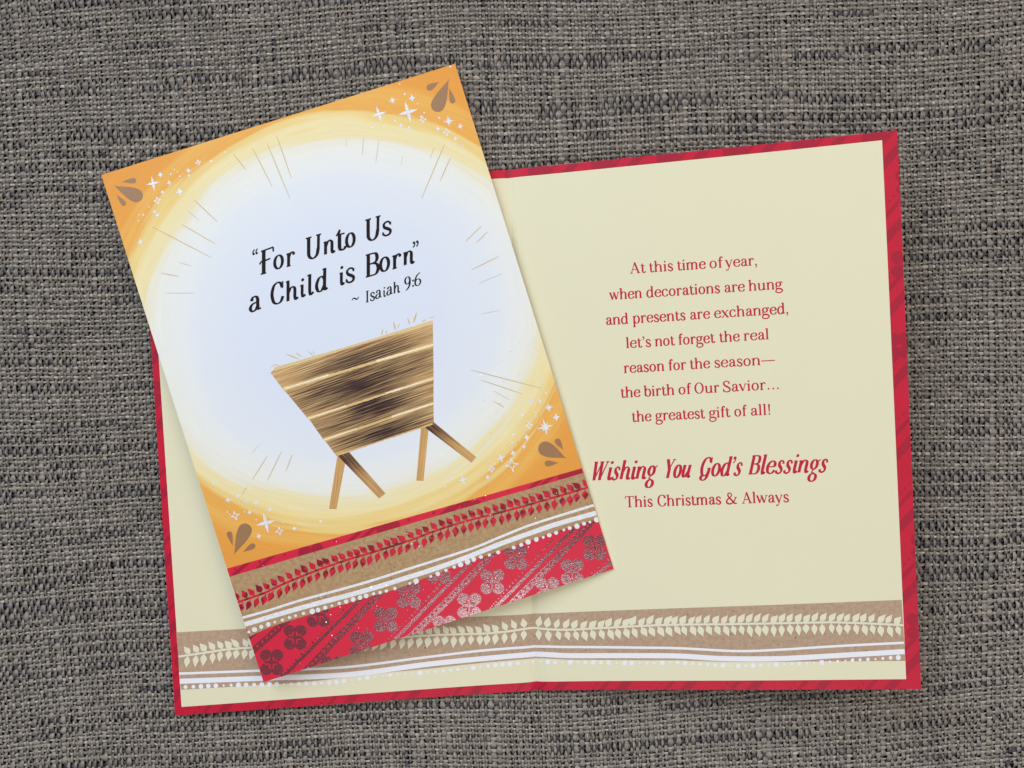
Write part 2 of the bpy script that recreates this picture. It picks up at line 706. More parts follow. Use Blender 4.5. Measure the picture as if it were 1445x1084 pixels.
def crease(u):
    return 1.6 * (1 - math.exp(-u / 0.04)) * math.exp(-u / 0.06)


FT = at_depth(717, 240, 269.2)
FB = at_depth(757, 973.6, 273.2)
RT = at_depth(1266, 184, 250.3)
RIGHT = Panel(FT, RT, FB, lambda u, v: crease(max(u, 0)) * 0.8 + 0.9 * math.sin(math.pi * min(max(u, 0), 1)) * (v - 0.5) * 0.4 + 0.22 * math.sin(u * 7 + v * 4) * max(u, 0))
LB = at_depth(247, 1010, 270.8)
LEFT = Panel(FT + (LB - FB), FT, LB, lambda u, v: crease(max(1 - u, 0)))
K = 0.9958
FRONT = Panel(at_depth(143, 247, 264.8 * K), at_depth(642, 90, 266.36 * K), at_depth(372, 963, 266.77 * K),
              lambda u, v: 0.35 * math.sin(math.pi * min(max(v, 0), 1)))


def slab(name, panel, top, edge, thick, parent, lift=0.0, nu=64, nv=24, droop=None):
    """a leaf of card stock with thickness"""
    V, U, Fc, I = [], [], [], []
    for k in (0, 1):
        for j in range(nv + 1):
            for i in range(nu + 1):
                u, v = i / nu, j / nv
                h = lift - k * thick + (droop(u, v) if droop else 0)
                V.append(panel.pt(u, v, h))
                U.append((u * panel.W, v * panel.H))
    N = (nu + 1) * (nv + 1)
    g = lambda i, j, k: k * N + j * (nu + 1) + i
    for j in range(nv):
        for i in range(nu):
            Fc.append((g(i, j, 0), g(i, j + 1, 0), g(i + 1, j + 1, 0), g(i + 1, j, 0)))
            I.append(0)
            Fc.append((g(i, j, 1), g(i + 1, j, 1), g(i + 1, j + 1, 1), g(i, j + 1, 1)))
            I.append(0)
    for i in range(nu):
        Fc.append((g(i, 0, 0), g(i + 1, 0, 0), g(i + 1, 0, 1), g(i, 0, 1)))
        Fc.append((g(i + 1, nv, 0), g(i, nv, 0), g(i, nv, 1), g(i + 1, nv, 1)))
        I += [1, 1]
    for j in range(nv):
        Fc.append((g(0, j + 1, 0), g(0, j, 0), g(0, j, 1), g(0, j + 1, 1)))
        Fc.append((g(nu, j, 0), g(nu, j + 1, 0), g(nu, j + 1, 1), g(nu, j, 1)))
        I += [1, 1]
    return raw_mesh(name, V, Fc, [top, edge], parent, U, I)


def empty(name):
    o = bpy.data.objects.new(name, None)
    o.empty_display_size = 0.01
    COL.objects.link(o)
    return o


open_card = empty('open_greeting_card')
setp(open_card, 'opened greeting card with crimson border and red verse on cream pages, underneath', 'greeting card')
closed_card = empty('closed_greeting_card')
setp(closed_card, 'closed greeting card with painted manger in golden glow, tilted on top', 'greeting card')

left_leaf = slab('left_leaf', LEFT, M['border'], M['edge'], 0.32, open_card)
right_leaf = slab('right_leaf', RIGHT, M['border'], M['edge'], 0.32, open_card)
front_leaf = slab('cover_leaf', FRONT, M['cover'], M['edge'], 0.30, closed_card)
back_leaf = slab('back_leaf', FRONT, M['edge'], M['edge'], 0.28, closed_card, lift=-0.34,
                 droop=lambda u, v: -0.30 * max(u, 0) * (0.5 + 0.5 * (1 - v)))


# ------------------------------------------------------------------ lettering: a small pen-stroke alphabet
# strokes: ('l',pts,w) straight runs, ('c',pts,w) smooth curves, ('e',cx,cy,rx,ry), ('d',x,y,r)
# w: 'a' automatic thick/thin by direction, 'T' thick, 't' thin, list of 0..1 for swelling strokes
def sf(x, y=3, h=17):
    return ('l', [(x - h, y), (x + h, y)], 't')


def tick(x, y):
    return ('l', [(x - 19, y - 5), (x, y)], 't')


G = {
    'a': (92, [('c', [(20, 72), (28, 92), (48, 98), (64, 86), (67, 60), (67, 22), (74, 4), (92, 10)], 'a'),
               ('c', [(66, 60), (34, 52), (17, 30), (28, 4), (50, 6), (66, 28)], 'a'), ('d', 22, 74, 10)]),
    'b': (102, [('l', [(24, 4), (24, 150)], 'T'), tick(24, 148), ('c', [(24, 68), (44, 96), (72, 95), (90, 50), (74, 4), (46, 2), (24, 26)], 'a')]),
    'c': (92, [('c', [(78, 76), (64, 96), (42, 97), (20, 78), (14, 48), (24, 12), (48, 1), (70, 8), (84, 28)], 'a'), ('d', 74, 76, 10)]),
    'd': (108, [('l', [(80, 0), (80, 150)], 'T'), tick(80, 148), ('l', [(80, 3), (102, 6)], 't'),
                ('c', [(80, 74), (62, 97), (34, 95), (14, 50), (30, 4), (56, 2), (80, 28)], 'a')]),
    'e': (94, [('l', [(20, 54), (82, 54)], 't'), ('c', [(82, 54), (78, 84), (54, 99), (26, 84), (14, 48), (26, 12), (52, 1), (72, 8), (86, 28)], 'a')]),
    'f': (66, [('l', [(32, 3), (32, 112)], 'T'), ('c', [(32, 100), (35, 132), (47, 148), (60, 145)], 'a'), ('d', 60, 138, 10),
               ('l', [(8, 97), (62, 97)], 't'), sf(32)]),
    'g': (98, [('e', 44, 66, 28, 30), ('c', [(28, 42), (14, 26), (24, 8), (60, 4), (88, -8), (92, -28), (70, -48), (38, -50), (12, -38), (12, -18), (28, 4)], [.3, .4, .6, .9, .7, .5, .3, .3, .4, .5, .3]),
               ('c', [(64, 88), (78, 98), (90, 94)], 't'), ('d', 92, 90, 9)]),
    'h': (114, [('l', [(24, 3), (24, 150)], 'T'), tick(24, 148), ('c', [(24, 66), (44, 94), (66, 97), (84, 82), (87, 50)], 'a'), ('l', [(87, 56), (87, 3)], 'T'), sf(24), sf(87)]),
    'i': (52, [('l', [(26, 3), (26, 97)], 'T'), tick(26, 95), sf(26), ('d', 26, 130, 12)]),
    'l': (52, [('l', [(26, 3), (26, 150)], 'T'), tick(26, 148), sf(26)]),
    'm': (168, [('l', [(24, 3), (24, 97)], 'T'), tick(24, 95), ('c', [(24, 66), (42, 94), (62, 97), (78, 82), (81, 50)], 'a'), ('l', [(81, 56), (81, 3)], 'T'),
                ('c', [(81, 66), (99, 94), (119, 97), (136, 82), (139, 50)], 'a'), ('l', [(139, 56), (139, 3)], 'T'), sf(24), sf(81), sf(139)]),
    'n': (112, [('l', [(24, 3), (24, 97)], 'T'), tick(24, 95), ('c', [(24, 66), (44, 94), (66, 97), (84, 82), (87, 50)], 'a'), ('l', [(87, 56), (87, 3)], 'T'), sf(24), sf(87)]),
    'o': (100, [('e', 50, 49, 34, 48)]),
    'p': (106, [('l', [(26, -50), (26, 97)], 'T'), tick(26, 95), sf(26, -50), ('c', [(26, 70), (46, 96), (74, 95), (92, 50), (76, 4), (48, 2), (26, 24)], 'a')]),
    'r': (80, [('l', [(26, 3), (26, 97)], 'T'), tick(26, 95), sf(26), ('c', [(26, 62), (38, 88), (56, 98), (70, 92)], 'a'), ('d', 68, 85, 11)]),
    's': (78, [('c', [(66, 76), (56, 95), (38, 99), (19, 86), (24, 62), (48, 46), (66, 30), (62, 8), (42, 0), (24, 5), (13, 24)],
                [.3, .3, .3, .7, .9, 1, .9, .7, .3, .3, .3]), ('l', [(67, 92), (66, 70)], 't'), ('l', [(13, 6), (14, 30)], 't')]),
    't': (66, [('l', [(28, 20), (28, 98)], 'T'), ('c', [(28, 30), (32, 5), (50, 0), (64, 16)], 'a'), ('l', [(8, 96), (56, 96)], 't'), ('l', [(14, 97), (29, 126)], 't'), ('l', [(24, 97), (31, 122)], 't')]),
    'u': (114, [('l', [(24, 30), (24, 97)], 'T'), ('c', [(24, 40), (30, 6), (50, 1), (70, 8), (85, 28)], 'a'), ('l', [(86, 0), (86, 97)], 'T'), tick(24, 95), tick(86, 95), ('l', [(86, 3), (106, 6)], 't')]),
    'v': (94, [('l', [(14, 97), (48, 0)], 'T'), ('l', [(48, 2), (80, 97)], 't'), sf(14, 95, 15), sf(80, 95, 13)]),
    'w': (142, [('l', [(14, 97), (44, 0)], 'T'), ('l', [(44, 2), (72, 97)], 't'), ('l', [(66, 97), (98, 0)], 'T'), ('l', [(98, 2), (128, 97)], 't'), sf(14, 95, 15), sf(68, 95, 15), sf(128, 95, 13)]),
    'x': (98, [('l', [(16, 97), (82, 0)], 'T'), ('l', [(80, 97), (16, 2)], 't'), sf(16, 95, 14), sf(80, 95, 13), sf(16, 3, 13), sf(82, 3, 15)]),
    'y': (96, [('l', [(14, 97), (50, 0)], 'T'), ('c', [(82, 97), (52, 6), (36, -34), (18, -46)], 't'), ('d', 16, -38, 10), sf(14, 95, 15), sf(82, 95, 13)]),
    'A': (130, [('l', [(64, 147), (20, 3)], 't'), ('l', [(62, 147), (108, 3)], 'T'), ('l', [(34, 50), (92, 50)], 't'), sf(20), sf(108, 3, 20)]),
    'T': (122, [('l', [(60, 3), (60, 143)], 'T'), ('l', [(8, 142), (112, 142)], 't'), ('l', [(8, 143), (6, 112)], 't'), ('l', [(112, 143), (114, 112)], 't'), sf(60, 3, 22)]),
    'C': (124, [('c', [(106, 106), (92, 136), (66, 146), (32, 128), (16, 72), (32, 16), (66, -1), (96, 10), (112, 42)], 'a'), ('l', [(108, 98), (110, 146)], 't')]),
    'O': (138, [('e', 68, 72, 50, 72)]),
    'S': (104, [('c', [(82, 108), (70, 138), (46, 146), (18, 124), (28, 90), (58, 70), (88, 42), (82, 10), (50, -1), (24, 8), (12, 40)],
                [.3, .3, .3, .8, 1, 1, 1, .8, .3, .3, .3]), ('l', [(83, 142), (84, 102)], 't'), ('l', [(12, 2), (11, 44)], 't')]),
    'B': (112, [('l', [(28, 3), (28, 142)], 'T'), ('c', [(10, 142), (50, 143), (80, 138), (90, 110), (78, 84), (30, 78)], 'a'),
                ('c', [(60, 78), (86, 70), (98, 40), (84, 8), (50, 3), (10, 3)], 'a')]),
    'G': (120, [('c', [(100, 108), (88, 136), (66, 146), (32, 128), (16, 74), (28, 22), (58, 4), (84, 18), (96, 50)], 'a'),
                ('c', [(96, 62), (92, 20), (78, -18), (48, -30), (24, -14), (30, 8)], 'a'), ('l', [(74, 62), (112, 62)], 't'), ('l', [(102, 100), (104, 146)], 't'), ('d', 32, 2, 9)]),
    'W': (158, [('l', [(22, 143), (38, 0)], 'T'), ('l', [(38, 2), (84, 143)], 't'), ('l', [(84, 143), (94, 0)], 'T'), ('l', [(94, 2), (142, 143)], 't'), sf(22, 141, 19), sf(84, 141, 20), sf(140, 141, 17)]),
    'Y': (112, [('l', [(18, 143), (56, 66)], 'T'), ('l', [(56, 72), (94, 143)], 't'), ('l', [(56, 3), (56, 72)], 'T'), sf(18, 141, 18), sf(94, 141, 16), sf(56)]),
    'F': (104, [('l', [(30, 3), (30, 142)], 'T'), ('l', [(12, 136), (92, 142)], 't'), ('l', [(92, 144), (94, 116)], 't'), ('c', [(2, 62), (14, 76), (40, 76), (74, 80)], 't'), sf(28, 2, 18)]),
    'U': (112, [('l', [(24, 142), (24, 60)], 'T'), ('c', [(24, 70), (27, 22), (52, 0), (80, 16), (90, 60)], 'a'), ('l', [(90, 56), (92, 142)], [0.7, 0.7]), sf(24, 140, 20), sf(92, 142, 17)]),
    'I': (60, [('l', [(30, 3), (30, 143)], 'T'), sf(30, 141), sf(30, 3)]),
    'J': (60, []),
    '9': (84, [('e', 42, 98, 26, 40), ('c', [(68, 100), (66, 50), (50, 10), (26, -10)], 'a')]),
    '6': (84, [('e', 44, 40, 26, 40), ('c', [(18, 40), (22, 90), (40, 130), (66, 150)], 'a')]),
    '&': (136, [('c', [(120, 84), (108, 50), (84, 14), (44, -1), (14, 22), (24, 56), (62, 92), (74, 122), (54, 145), (32, 126), (40, 92), (76, 44), (106, 6), (130, 6)],
                 [.3, .3, .3, .6, 1, .7, .3, .4, .3, .7, .9, 1, 1, .4]), sf(118, 84, 15)]),
    ',': (44, [('d', 20, 10, 12), ('c', [(29, 8), (28, -12), (12, -30)], 't')]),
    "'": (40, [('d', 20, 136, 12), ('c', [(29, 134), (28, 114), (12, 98)], 't')]),
    '.': (56, [('d', 28, 10, 12)]),
    ':': (44, [('d', 22, 14, 9), ('d', 22, 62, 9)]),
    '!': (52, [('d', 26, 10, 12), ('l', [(26, 40), (26, 145)], [0.25, 1.1]), ]),
    '-': (170, [('l', [(4, 52), (166, 52)], [0.15, 0.15])]),
    '~': (100, [('c', [(6, 30), (22, 52), (48, 42), (72, 26), (94, 50)], [.2, .5, .7, .5, .2])]),
    '"': (70, [('d', 18, 108, 9), ('c', [(10, 110), (12, 130), (26, 142)], 't'), ('d', 50, 108, 9), ('c', [(42, 110), (44, 130), (58, 142)], 't')]),
    '^': (70, [('d', 18, 136, 9), ('c', [(26, 134), (24, 114), (10, 102)], 't'), ('d', 50, 136, 9), ('c', [(58, 134), (56, 114), (42, 102)], 't')]),
}
# flowing variants for the italic and the hand-lettered title
GI = dict(G)
GI['g'] = (98, [('e', 46, 62, 28, 36), ('c', [(72, 84), (86, 92), (98, 100)], 't'), ('c', [(64, 34), (46, 20), (34, 2), (60, -4)], 't'),
                ('e', 52, -38, 32, 30)])
GI['i'] = (52, [('c', [(26, 97), (26, 20), (36, 0), (52, 16)], 'a'), tick(26, 95), ('d', 30, 134, 12)])
GI['n'] = (112, [('l', [(24, 3), (24, 97)], 'T'), tick(24, 95), ('c', [(24, 56), (44, 90), (66, 97), (82, 84), (84, 56)], 'a'), ('c', [(84, 60), (84, 18), (94, 0), (110, 14)], 'a')])
GI['h'] = (112, [('l', [(24, 3), (24, 150)], 'T'), tick(24, 148), ('c', [(24, 56), (44, 90), (66, 97), (82, 84), (84, 56)], 'a'), ('c', [(84, 60), (84, 18), (94, 0), (110, 14)], 'a')])
GI['l'] = (56, [('c', [(26, 150), (26, 20), (36, 0), (52, 16)], 'a'), tick(26, 148)])
GI['u'] = (114, [('c', [(24, 97), (22, 30), (34, 2), (54, 8), (82, 50)], 'a'), ('c', [(86, 97), (84, 18), (94, 0), (110, 14)], 'a'), tick(24, 95)])
GI['s'] = (80, [('c', [(68, 74), (62, 94), (44, 99), (28, 86), (32, 62), (48, 46), (60, 28), (54, 6), (34, 0), (14, 8), (10, 24)],
                [.6, .3, .3, .7, 1, 1, 1, .7, .3, .5, .8])])
GI['d'] = (104, [('c', [(80, 150), (78, 30), (84, 2), (100, 14)], 'a'), tick(80, 148), ('c', [(78, 74), (62, 97), (34, 92), (14, 46), (28, 4), (54, 4), (78, 40)], 'a')])
GI['a'] = (100, [('c', [(24, 72), (32, 94), (54, 97), (68, 80), (70, 40), (74, 8), (94, 12)], 'a'), ('c', [(68, 58), (30, 50), (14, 24), (30, 2), (54, 8), (70, 34)], 'a')])


def glyph_strokes(g, T_, t_, sx=1.0):
    """returns a list of ('s', path, widths) and ('d', x, y, r) in glyph units"""
    out = []
    for st in g[1]:
        if st[0] == 'd':
            out.append(('d', st[1] * sx, st[2], st[3]))
            continue
        if st[0] == 'e':
            cx, cy, rx, ry = st[1] * sx, st[2], st[3] * sx, st[4]
            path = [(cx + rx * math.cos(a), cy + ry * math.sin(a)) for a in [2 * math.pi * i / 22 for i in range(23)]]
            w = 'a'
        else:
            pts = [(px * sx, py) for px, py in st[1]]
            path = resample(pts, 9) if st[0] == 'c' else (resample(pts, 30) if len(pts) == 2 else pts)
            w = st[2]
        n = len(path)
        ws = []
        for i in range(n):
            if w == 'T':
                ws.append(T_)
            elif w == 't':
                ws.append(t_)
            elif isinstance(w, list):
                q = i / (n - 1) * (len(w) - 1)
                k = min(int(q), len(w) - 2)
                f = w[k] + (w[k + 1] - w[k]) * (q - k)
                ws.append(t_ + (T_ - t_) * f if f <= 1 else T_ * f)
            else:
                a, b = path[max(0, i - 1)], path[min(n - 1, i + 1)]
                if st[0] == 'e' and i in (0, n - 1):
                    s = 1.0
                else:
                    l = math.hypot(b[0] - a[0], b[1] - a[1]) or 1
                    s = abs(b[1] - a[1]) / l
                ws.append(t_ + (T_ - t_) * s ** 1.7)
        out.append(('s', path, ws))
    return out


def draw_glyph(pr, g, T_, t_, org, ex, ey, sx=1.0, jitter=0.0):
    """org = photograph position of the glyph origin; ex, ey = steps per glyph unit"""
    f = lambda q: (org[0] + q[0] * ex[0] + q[1] * ey[0], org[1] + q[0] * ex[1] + q[1] * ey[1])
    for s in glyph_strokes(g, T_, t_, sx):
        pr.up(0.0012)
        if s[0] == 'd':
            r = s[3]
            pr.poly([f((s[1] + r * math.cos(2 * math.pi * i / 12), s[2] + r * math.sin(2 * math.pi * i / 12))) for i in range(12)])
            continue
        path, ws = s[1], s[2]
        n = len(path)
        L, R = [], []
        for i in range(n):
            a, b = path[max(0, i - 1)], path[min(n - 1, i + 1)]
            if n == 23 and i in (0, 22):
                a, b = path[21], path[1]
            l = math.hypot(b[0] - a[0], b[1] - a[1]) or 1
            nx_, ny_ = -(b[1] - a[1]) / l * ws[i] / 2, (b[0] - a[0]) / l * ws[i] / 2
            L.append(f((path[i][0] + nx_, path[i][1] + ny_)))
            R.append(f((path[i][0] - nx_, path[i][1] - ny_)))
        for i in range(n - 1):
            pr.poly([L[i], L[i + 1], R[i + 1], R[i]])


def word(pr, text, x0, x1, y0, slope, xh, T_, t_, font=G, lean=-0.05):
    """fit a word between x0 and x1 on a baseline starting at height y0"""
    tot = sum(font[c][0] for c in text) - 14
    k = xh / 100.0
    sx = (x1 - x0) / (tot * k)
    x = -7 * sx
    for c in text:
        ox = x0 + x * k
        draw_glyph(pr, font[c], T_, t_, (ox, y0 + (ox - x0) * slope), (k, slope * k), (lean * k, -k), sx)
        x += font[c][0] * sx
    pr.h = pr.h0


def crop(ox, oy, s):
    return lambda x, y: (ox + x / s, oy + y / s)


# ------------------------------------------------------------------ opened card: pages, border pattern, verse, bottom band
def page(panel, corners, name, parent):
    pr = Print(panel, 0.085)
    c = corners
    n, m = 64, 16
    g = lambda s, t: tuple((c[0][k] * (1 - s) + c[1][k] * s) * (1 - t) + (c[3][k] * (1 - s) + c[2][k] * s) * t for k in (0, 1))
    for i in range(n):
        for j in range(m):
            pr.poly([g(i / n, j / m), g((i + 1) / n, j / m), g((i + 1) / n, (j + 1) / m), g(i / n, (j + 1) / m)])
    return pr.build(name, M['cream'], parent)


page(LEFT, [(209.5, 282), (717.6, 251.8), (756.8, 961.2), (256.3, 997.6)], 'cream_page', left_leaf)
page(RIGHT, [(717.6, 251.8), (1244.5, 198.2), (1278.9, 958.7), (756.8, 961.2)], 'cream_page', right_leaf)


def batik(panel, region, parent, period=22.0, ox=0.0, name='border_pattern'):
    """tone-on-tone diagonal bands and flowers clipped to a border strip (card mm)"""
    pr = Print(panel, 0.025)
    W, H = panel.W, panel.H
    pr.clip = [(x / W, y / H) for x, y in region]
    q = lambda pts: pr.poly_uv([(x / W, y / H) for x, y in pts])
    xs = [p[0] for p in region]
    ys = [p[1] for p in region]
    dx, dy = 0.68, -0.733
    disc = lambda x, y, r, n=9: q([(x + r * math.cos(2 * math.pi * i / n), y + r * math.sin(2 * math.pi * i / n)) for i in range(n)])
    for k in range(-8, 12):
        for s in range(-26, 30):
            # position along the diagonal
            L = s * 9.0
            bx, by = ox + k * period + dx * L, 90 + dy * L
            if not (min(xs) - 12 < bx < max(xs) + 12 and min(ys) - 12 < by < max(ys) + 12):
                continue
            for off, w in ((0, 1.2), (3.4, 2.6)):
                cx, cy = bx + off, by + off
                a = (cx - dx * 4.4, cy - dy * 4.4)
                b = (cx + dx * 4.4, cy + dy * 4.4)
                q([(a[0] + dy * w / 2, a[1] - dx * w / 2), (b[0] + dy * w / 2, b[1] - dx * w / 2), (b[0] - dy * w / 2, b[1] + dx * w / 2), (a[0] - dy * w / 2, a[1] + dx * w / 2)])
            pr.up(0.001)
            for e_ in range(5):
                t = -4.2 + e_ * 2
                disc(bx - 1.7 + dx * t, by - 1.7 + dy * t, 0.42, 7)
            fx, fy = bx + 14.0, by + 6.0
            if s % 2 == 0:
                for (px_, py_) in ((-1.8, -2.2), (1.8, -2.2), (-1.8, 2.2), (1.8, 2.2)):
                    disc(fx + px_, fy + py_, 2.2)
                    pr.up(0.0006)
            pr.h = pr.h0 if s % 3 == 0 else pr.h
    if pr.F:
        pr.build(name, M['tone'], parent, 'stuff')


for P_, leaf, ul in ((LEFT, left_leaf, True), (RIGHT, right_leaf, False)):
    W, H = P_.W, P_.H
    bt = 2.9
    batik(P_, [(0, 0.1), (W, 0.1), (W, bt), (0, bt)], leaf, ox=8 if ul else 21)
    batik(P_, [(0, H - 3.0), (W, H - 3.0), (W, H - 0.1), (0, H - 0.1)], leaf, ox=8 if ul else 21)
    if ul:
        batik(P_, [(0.1, bt), (2.9, bt), (2.9, H - 3), (0.1, H - 3)], leaf, ox=8)
    else:
        batik(P_, [(W - 4.7, bt), (W - 0.1, bt), (W - 0.1, H - 3), (W - 4.7, H - 3)], leaf, ox=21)

VT, Vt = 24.0, 10.5
c5 = crop(820, 340, 4.169)
VERSE = [
    ([('At', 290, 378), ('this', 402, 540), ('time', 567, 732), ('of', 757, 832), ('year,', 852, 1037)], 192, -0.066),
    ([('when', 170, 358), ('decorations', 386, 816), ('are', 845, 962), ('hung', 988, 1183)], 347, -0.0645),
    ([('and', 148, 278), ('presents', 305, 613), ('are', 643, 757), ('exchanged,', 785, 1220)], 495, -0.064),
    ([("let's", 266, 410), ('not', 437, 549), ('forget', 573, 785), ('the', 815, 932), ('real', 958, 1105)], 631, -0.063),
    ([('reason', 253, 490), ('for', 515, 617), ('the', 642, 757), ('season-', 785, 1140)], 778, -0.060),
    ([('the', 235, 347), ('birth', 372, 550), ('of', 575, 645), ('Our', 668, 812), ('Savior...', 836, 1168)], 923, -0.056),
    ([('the', 301, 412), ('greatest', 440, 726), ('gift', 755, 875), ('of', 903, 972), ('all!', 999, 1117)], 1065, -0.053),
]
for ws_, by, sl in VERSE:
    pr = Print(RIGHT, 0.11)
    bx = ws_[0][1]
    for (t, a, b) in ws_:
        xa, ya = c5(a, by + (a - bx) * sl)
        xb, _ = c5(b, 0)
        word(pr, t, xa, xb, ya, sl, 10.3, VT, Vt)
    pr.build('verse_line', M['textred'], right_leaf)
c6 = crop(820, 600, 3.803)
pr = Print(RIGHT, 0.11)
for t, a, b, y in (('Wishing', 47, 400, 297), ('You', 436, 588, 284), ("God's", 628, 860, 276), ('Blessings', 890, 1318, 264)):
    xa, ya = c6(a, y)
    xb, _ = c6(b, 0)
    word(pr, t, xa + 1.5, xb - 2, ya, -0.030, 18.3, 23, 9, GI, lean=0.22)
pr.build('greeting_line', M['textred'], right_leaf)
pr = Print(RIGHT, 0.11)
for t, a, b in (('This', 240, 383), ('Christmas', 412, 750), ('&', 778, 835), ('Always', 865, 1113)):
    xa, ya = c6(a, 441 + (a - 240) * -0.034)
    xb, _ = c6(b, 0)
    word(pr, t, xa, xb, ya, -0.034, 10.6, VT, Vt)
pr.build('closing_line', M['textred'], right_leaf)

# bottom band of the opened card
stem_o = [(252.4, 926.4), (286.4, 921.4), (319.7, 916.4), (352.9, 913.9), (420, 912), (520, 903), (600, 896.8), (641.5, 895), (683, 893.7), (714.2, 890.6), (749.5, 885.8),
          (776.5, 887.5), (807.6, 888), (849, 886), (900, 883.3), (950, 881.3), (1025, 880.3), (1100, 879), (1149.8, 878), (1183, 878), (1232.9, 880), (1274.6, 882.3)]
w1_o = [(253, 950.5), (366, 946.3), (486, 941.5), (600, 927.5), (683, 917.6), (753.6, 912), (807, 912.6), (900, 913.7), (960, 914.5), (1040, 918.3), (1100, 916.3), (1183, 911.4), (1275.6, 907.2)]
w2_o = [(253.8, 961.3), (369.5, 957), (486, 952.3), (600, 937.7), (683, 929), (753.6, 922.8), (807.6, 924.8), (900, 925.0), (960, 925.5), (1020, 928.8), (1100, 928.8), (1183, 924.7), (1276.6, 919.7)]
kb_o = [(255, 973.4), (369, 966.5), (430, 962.5), (527, 951), (600, 944), (683, 935.0), (756.6, 928.5), (807.6, 930.5), (900, 931.3), (960, 931.6), (1020, 933.3), (1100, 933.2), (1183, 933), (1278, 932.8)]
dots_o = [(260, 969.5), (324, 966.8), (382.3, 965.8), (455, 963.7), (496.5, 959.6), (542, 953.3), (596, 949.2), (631, 946), (674.7, 941.4), (695.5, 938.3), (732.9, 935.2), (760, 933),
          (784.8, 934.2), (823, 934), (876, 935.2), (920, 935.5), (960, 934.8), (1000, 937.5), (1040, 939), (1080, 938), (1125, 935.8), (1146.5, 935), (1168, 934), (1211, 931), (1235, 930), (1257, 928.3), (1274, 928)]
XF = 756.0


def part_of(path, side, xf, step=4):
    p = resample(path, step)
    return [a for a in p if (a[0] < xf + 12 if side == 'l' else a[0] > xf - 12)]


HALF = {'l': [(-0.2, -0.2), (1.0, -0.2), (1.0, 1.2), (-0.2, 1.2)], 'r': [(0.0, -0.2), (1.2, -0.2), (1.2, 1.2), (0.0, 1.2)]}


def leaf_shape(bx, by, ang, L, Wd):
    """pointed printed leaf; returns two convex halves"""
    c, s = math.cos(ang), math.sin(ang)
    prof = [(0, 0.07), (0.16, 0.09), (0.27, 0.34), (0.43, 0.50), (0.60, 0.43), (0.80, 0.20), (1, 0)]
    f = lambda a, b: (bx + c * a * L - s * b * Wd, by + s * a * L + c * b * Wd)
    return [f(a, b) for a, b in prof] + [f(a, -b) for a, b in prof[::-1][1:]]


def put_leaf(pr, q):
    n = len(q)
    for i in range(n // 2 - 1):
        pr.poly([q[i], q[i + 1], q[n - 2 - i], q[n - 1 - i]])
    pr.poly([q[n // 2 - 1], q[n // 2], q[n // 2 + 1 - 1 + 1] if n % 2 == 0 else q[n // 2 + 1]])


for side, P_, leaf in (('l', LEFT, left_leaf), ('r', RIGHT, right_leaf)):
    if side == 'l':
        top = [(248.9, 892.3), (XF + 4, 865.5)]
    else:
        top = [(XF - 14, 866.0), (1272.3, 846.6)]
    top = resample(top, 2.5)
    kb = resample(kb_o, 3)
    # columns follow the tilt of the card's sides
    bot = []
    for (tx, ty) in top:
        f = (tx - 248.9) / (1272.3 - 248.9)
        dxs = 6.6 + (5.6 - 6.6) * f
        bot.append((tx + dxs, at_x(kb, tx + dxs)))
    pr = Print(P_, 0.11)
    pr.clip = HALF[side]
    pr.band(top, bot, 5)
    pr.build('kraft_band', M['kraft2'], leaf)
    for nm, pth, w in (('thin_white_stripe', w1_o, 3.4), ('wide_white_stripe', w2_o, 7.2)):
        pr = Print(P_, 0.13)
        pr.clip = HALF[side]
        pr.strip(part_of(pth, side, XF), w)
        pr.build(nm, M['white'], leaf)
    pr = Print(P_, 0.15)
    pr.clip = HALF[side]
    dp = resample(dots_o, 2)
    xx = 262.0
    while xx < 1277:
        if (xx < XF) == (side == 'l'):
            r = random.choice([1.6, 2.2, 2.6, 2.8, 3.4, 3.7])
            if xx + r < 1277:
                pr.disc(xx, at_x(dp, xx), r)
        xx += 10.6 + random.uniform(-0.5, 0.7)
    pr.build('white_dot_row', M['white'], leaf)
    pr = Print(P_, 0.20)
    pr.clip = HALF[side]
    sp = part_of(stem_o, side, XF)
    pr.strip(sp, 3.0)
    sm = resample(stem_o, 2)
    xx = 258.0
    while xx < 1276:
        if (xx < 749) == (side == 'l'):
            y = at_x(sm, xx)
            dirx = -1 if side == 'l' else 1
            k = 0.55 + 0.25 * math.sin(xx / 60.0)
            for sg in (-1, 1):
                tilt = (0.66 * min(1, abs(xx - XF) / 60 + 0.12) + random.uniform(-0.12, 0.16)) if sg < 0 else (0.30 + 0.22 * math.sin(xx / 70.0 + 1) + random.uniform(-0.1, 0.1))
                ang = sg * (math.pi / 2)
                vx, vy = dirx * math.sin(tilt), sg * math.cos(tilt)
                L = random.uniform(15.5, 19.5) if sg < 0 else random.uniform(16, 20)
                px_ = xx + (4 if sg > 0 else 0) * dirx * min(1, abs(xx - 752) / 40)
                tipx = px_ + vx * L
                if 254 < tipx < 1272:
                    pr.up(0.0008)
                    put_leaf(pr, leaf_shape(px_, y, math.atan2(vy, vx), L, 9.3 + random.uniform(-0.8, 1.0)))
        xx += 11.6 + random.uniform(-0.5, 0.6)
    pr.build('leaf_garland', M['cream_ink'], leaf)

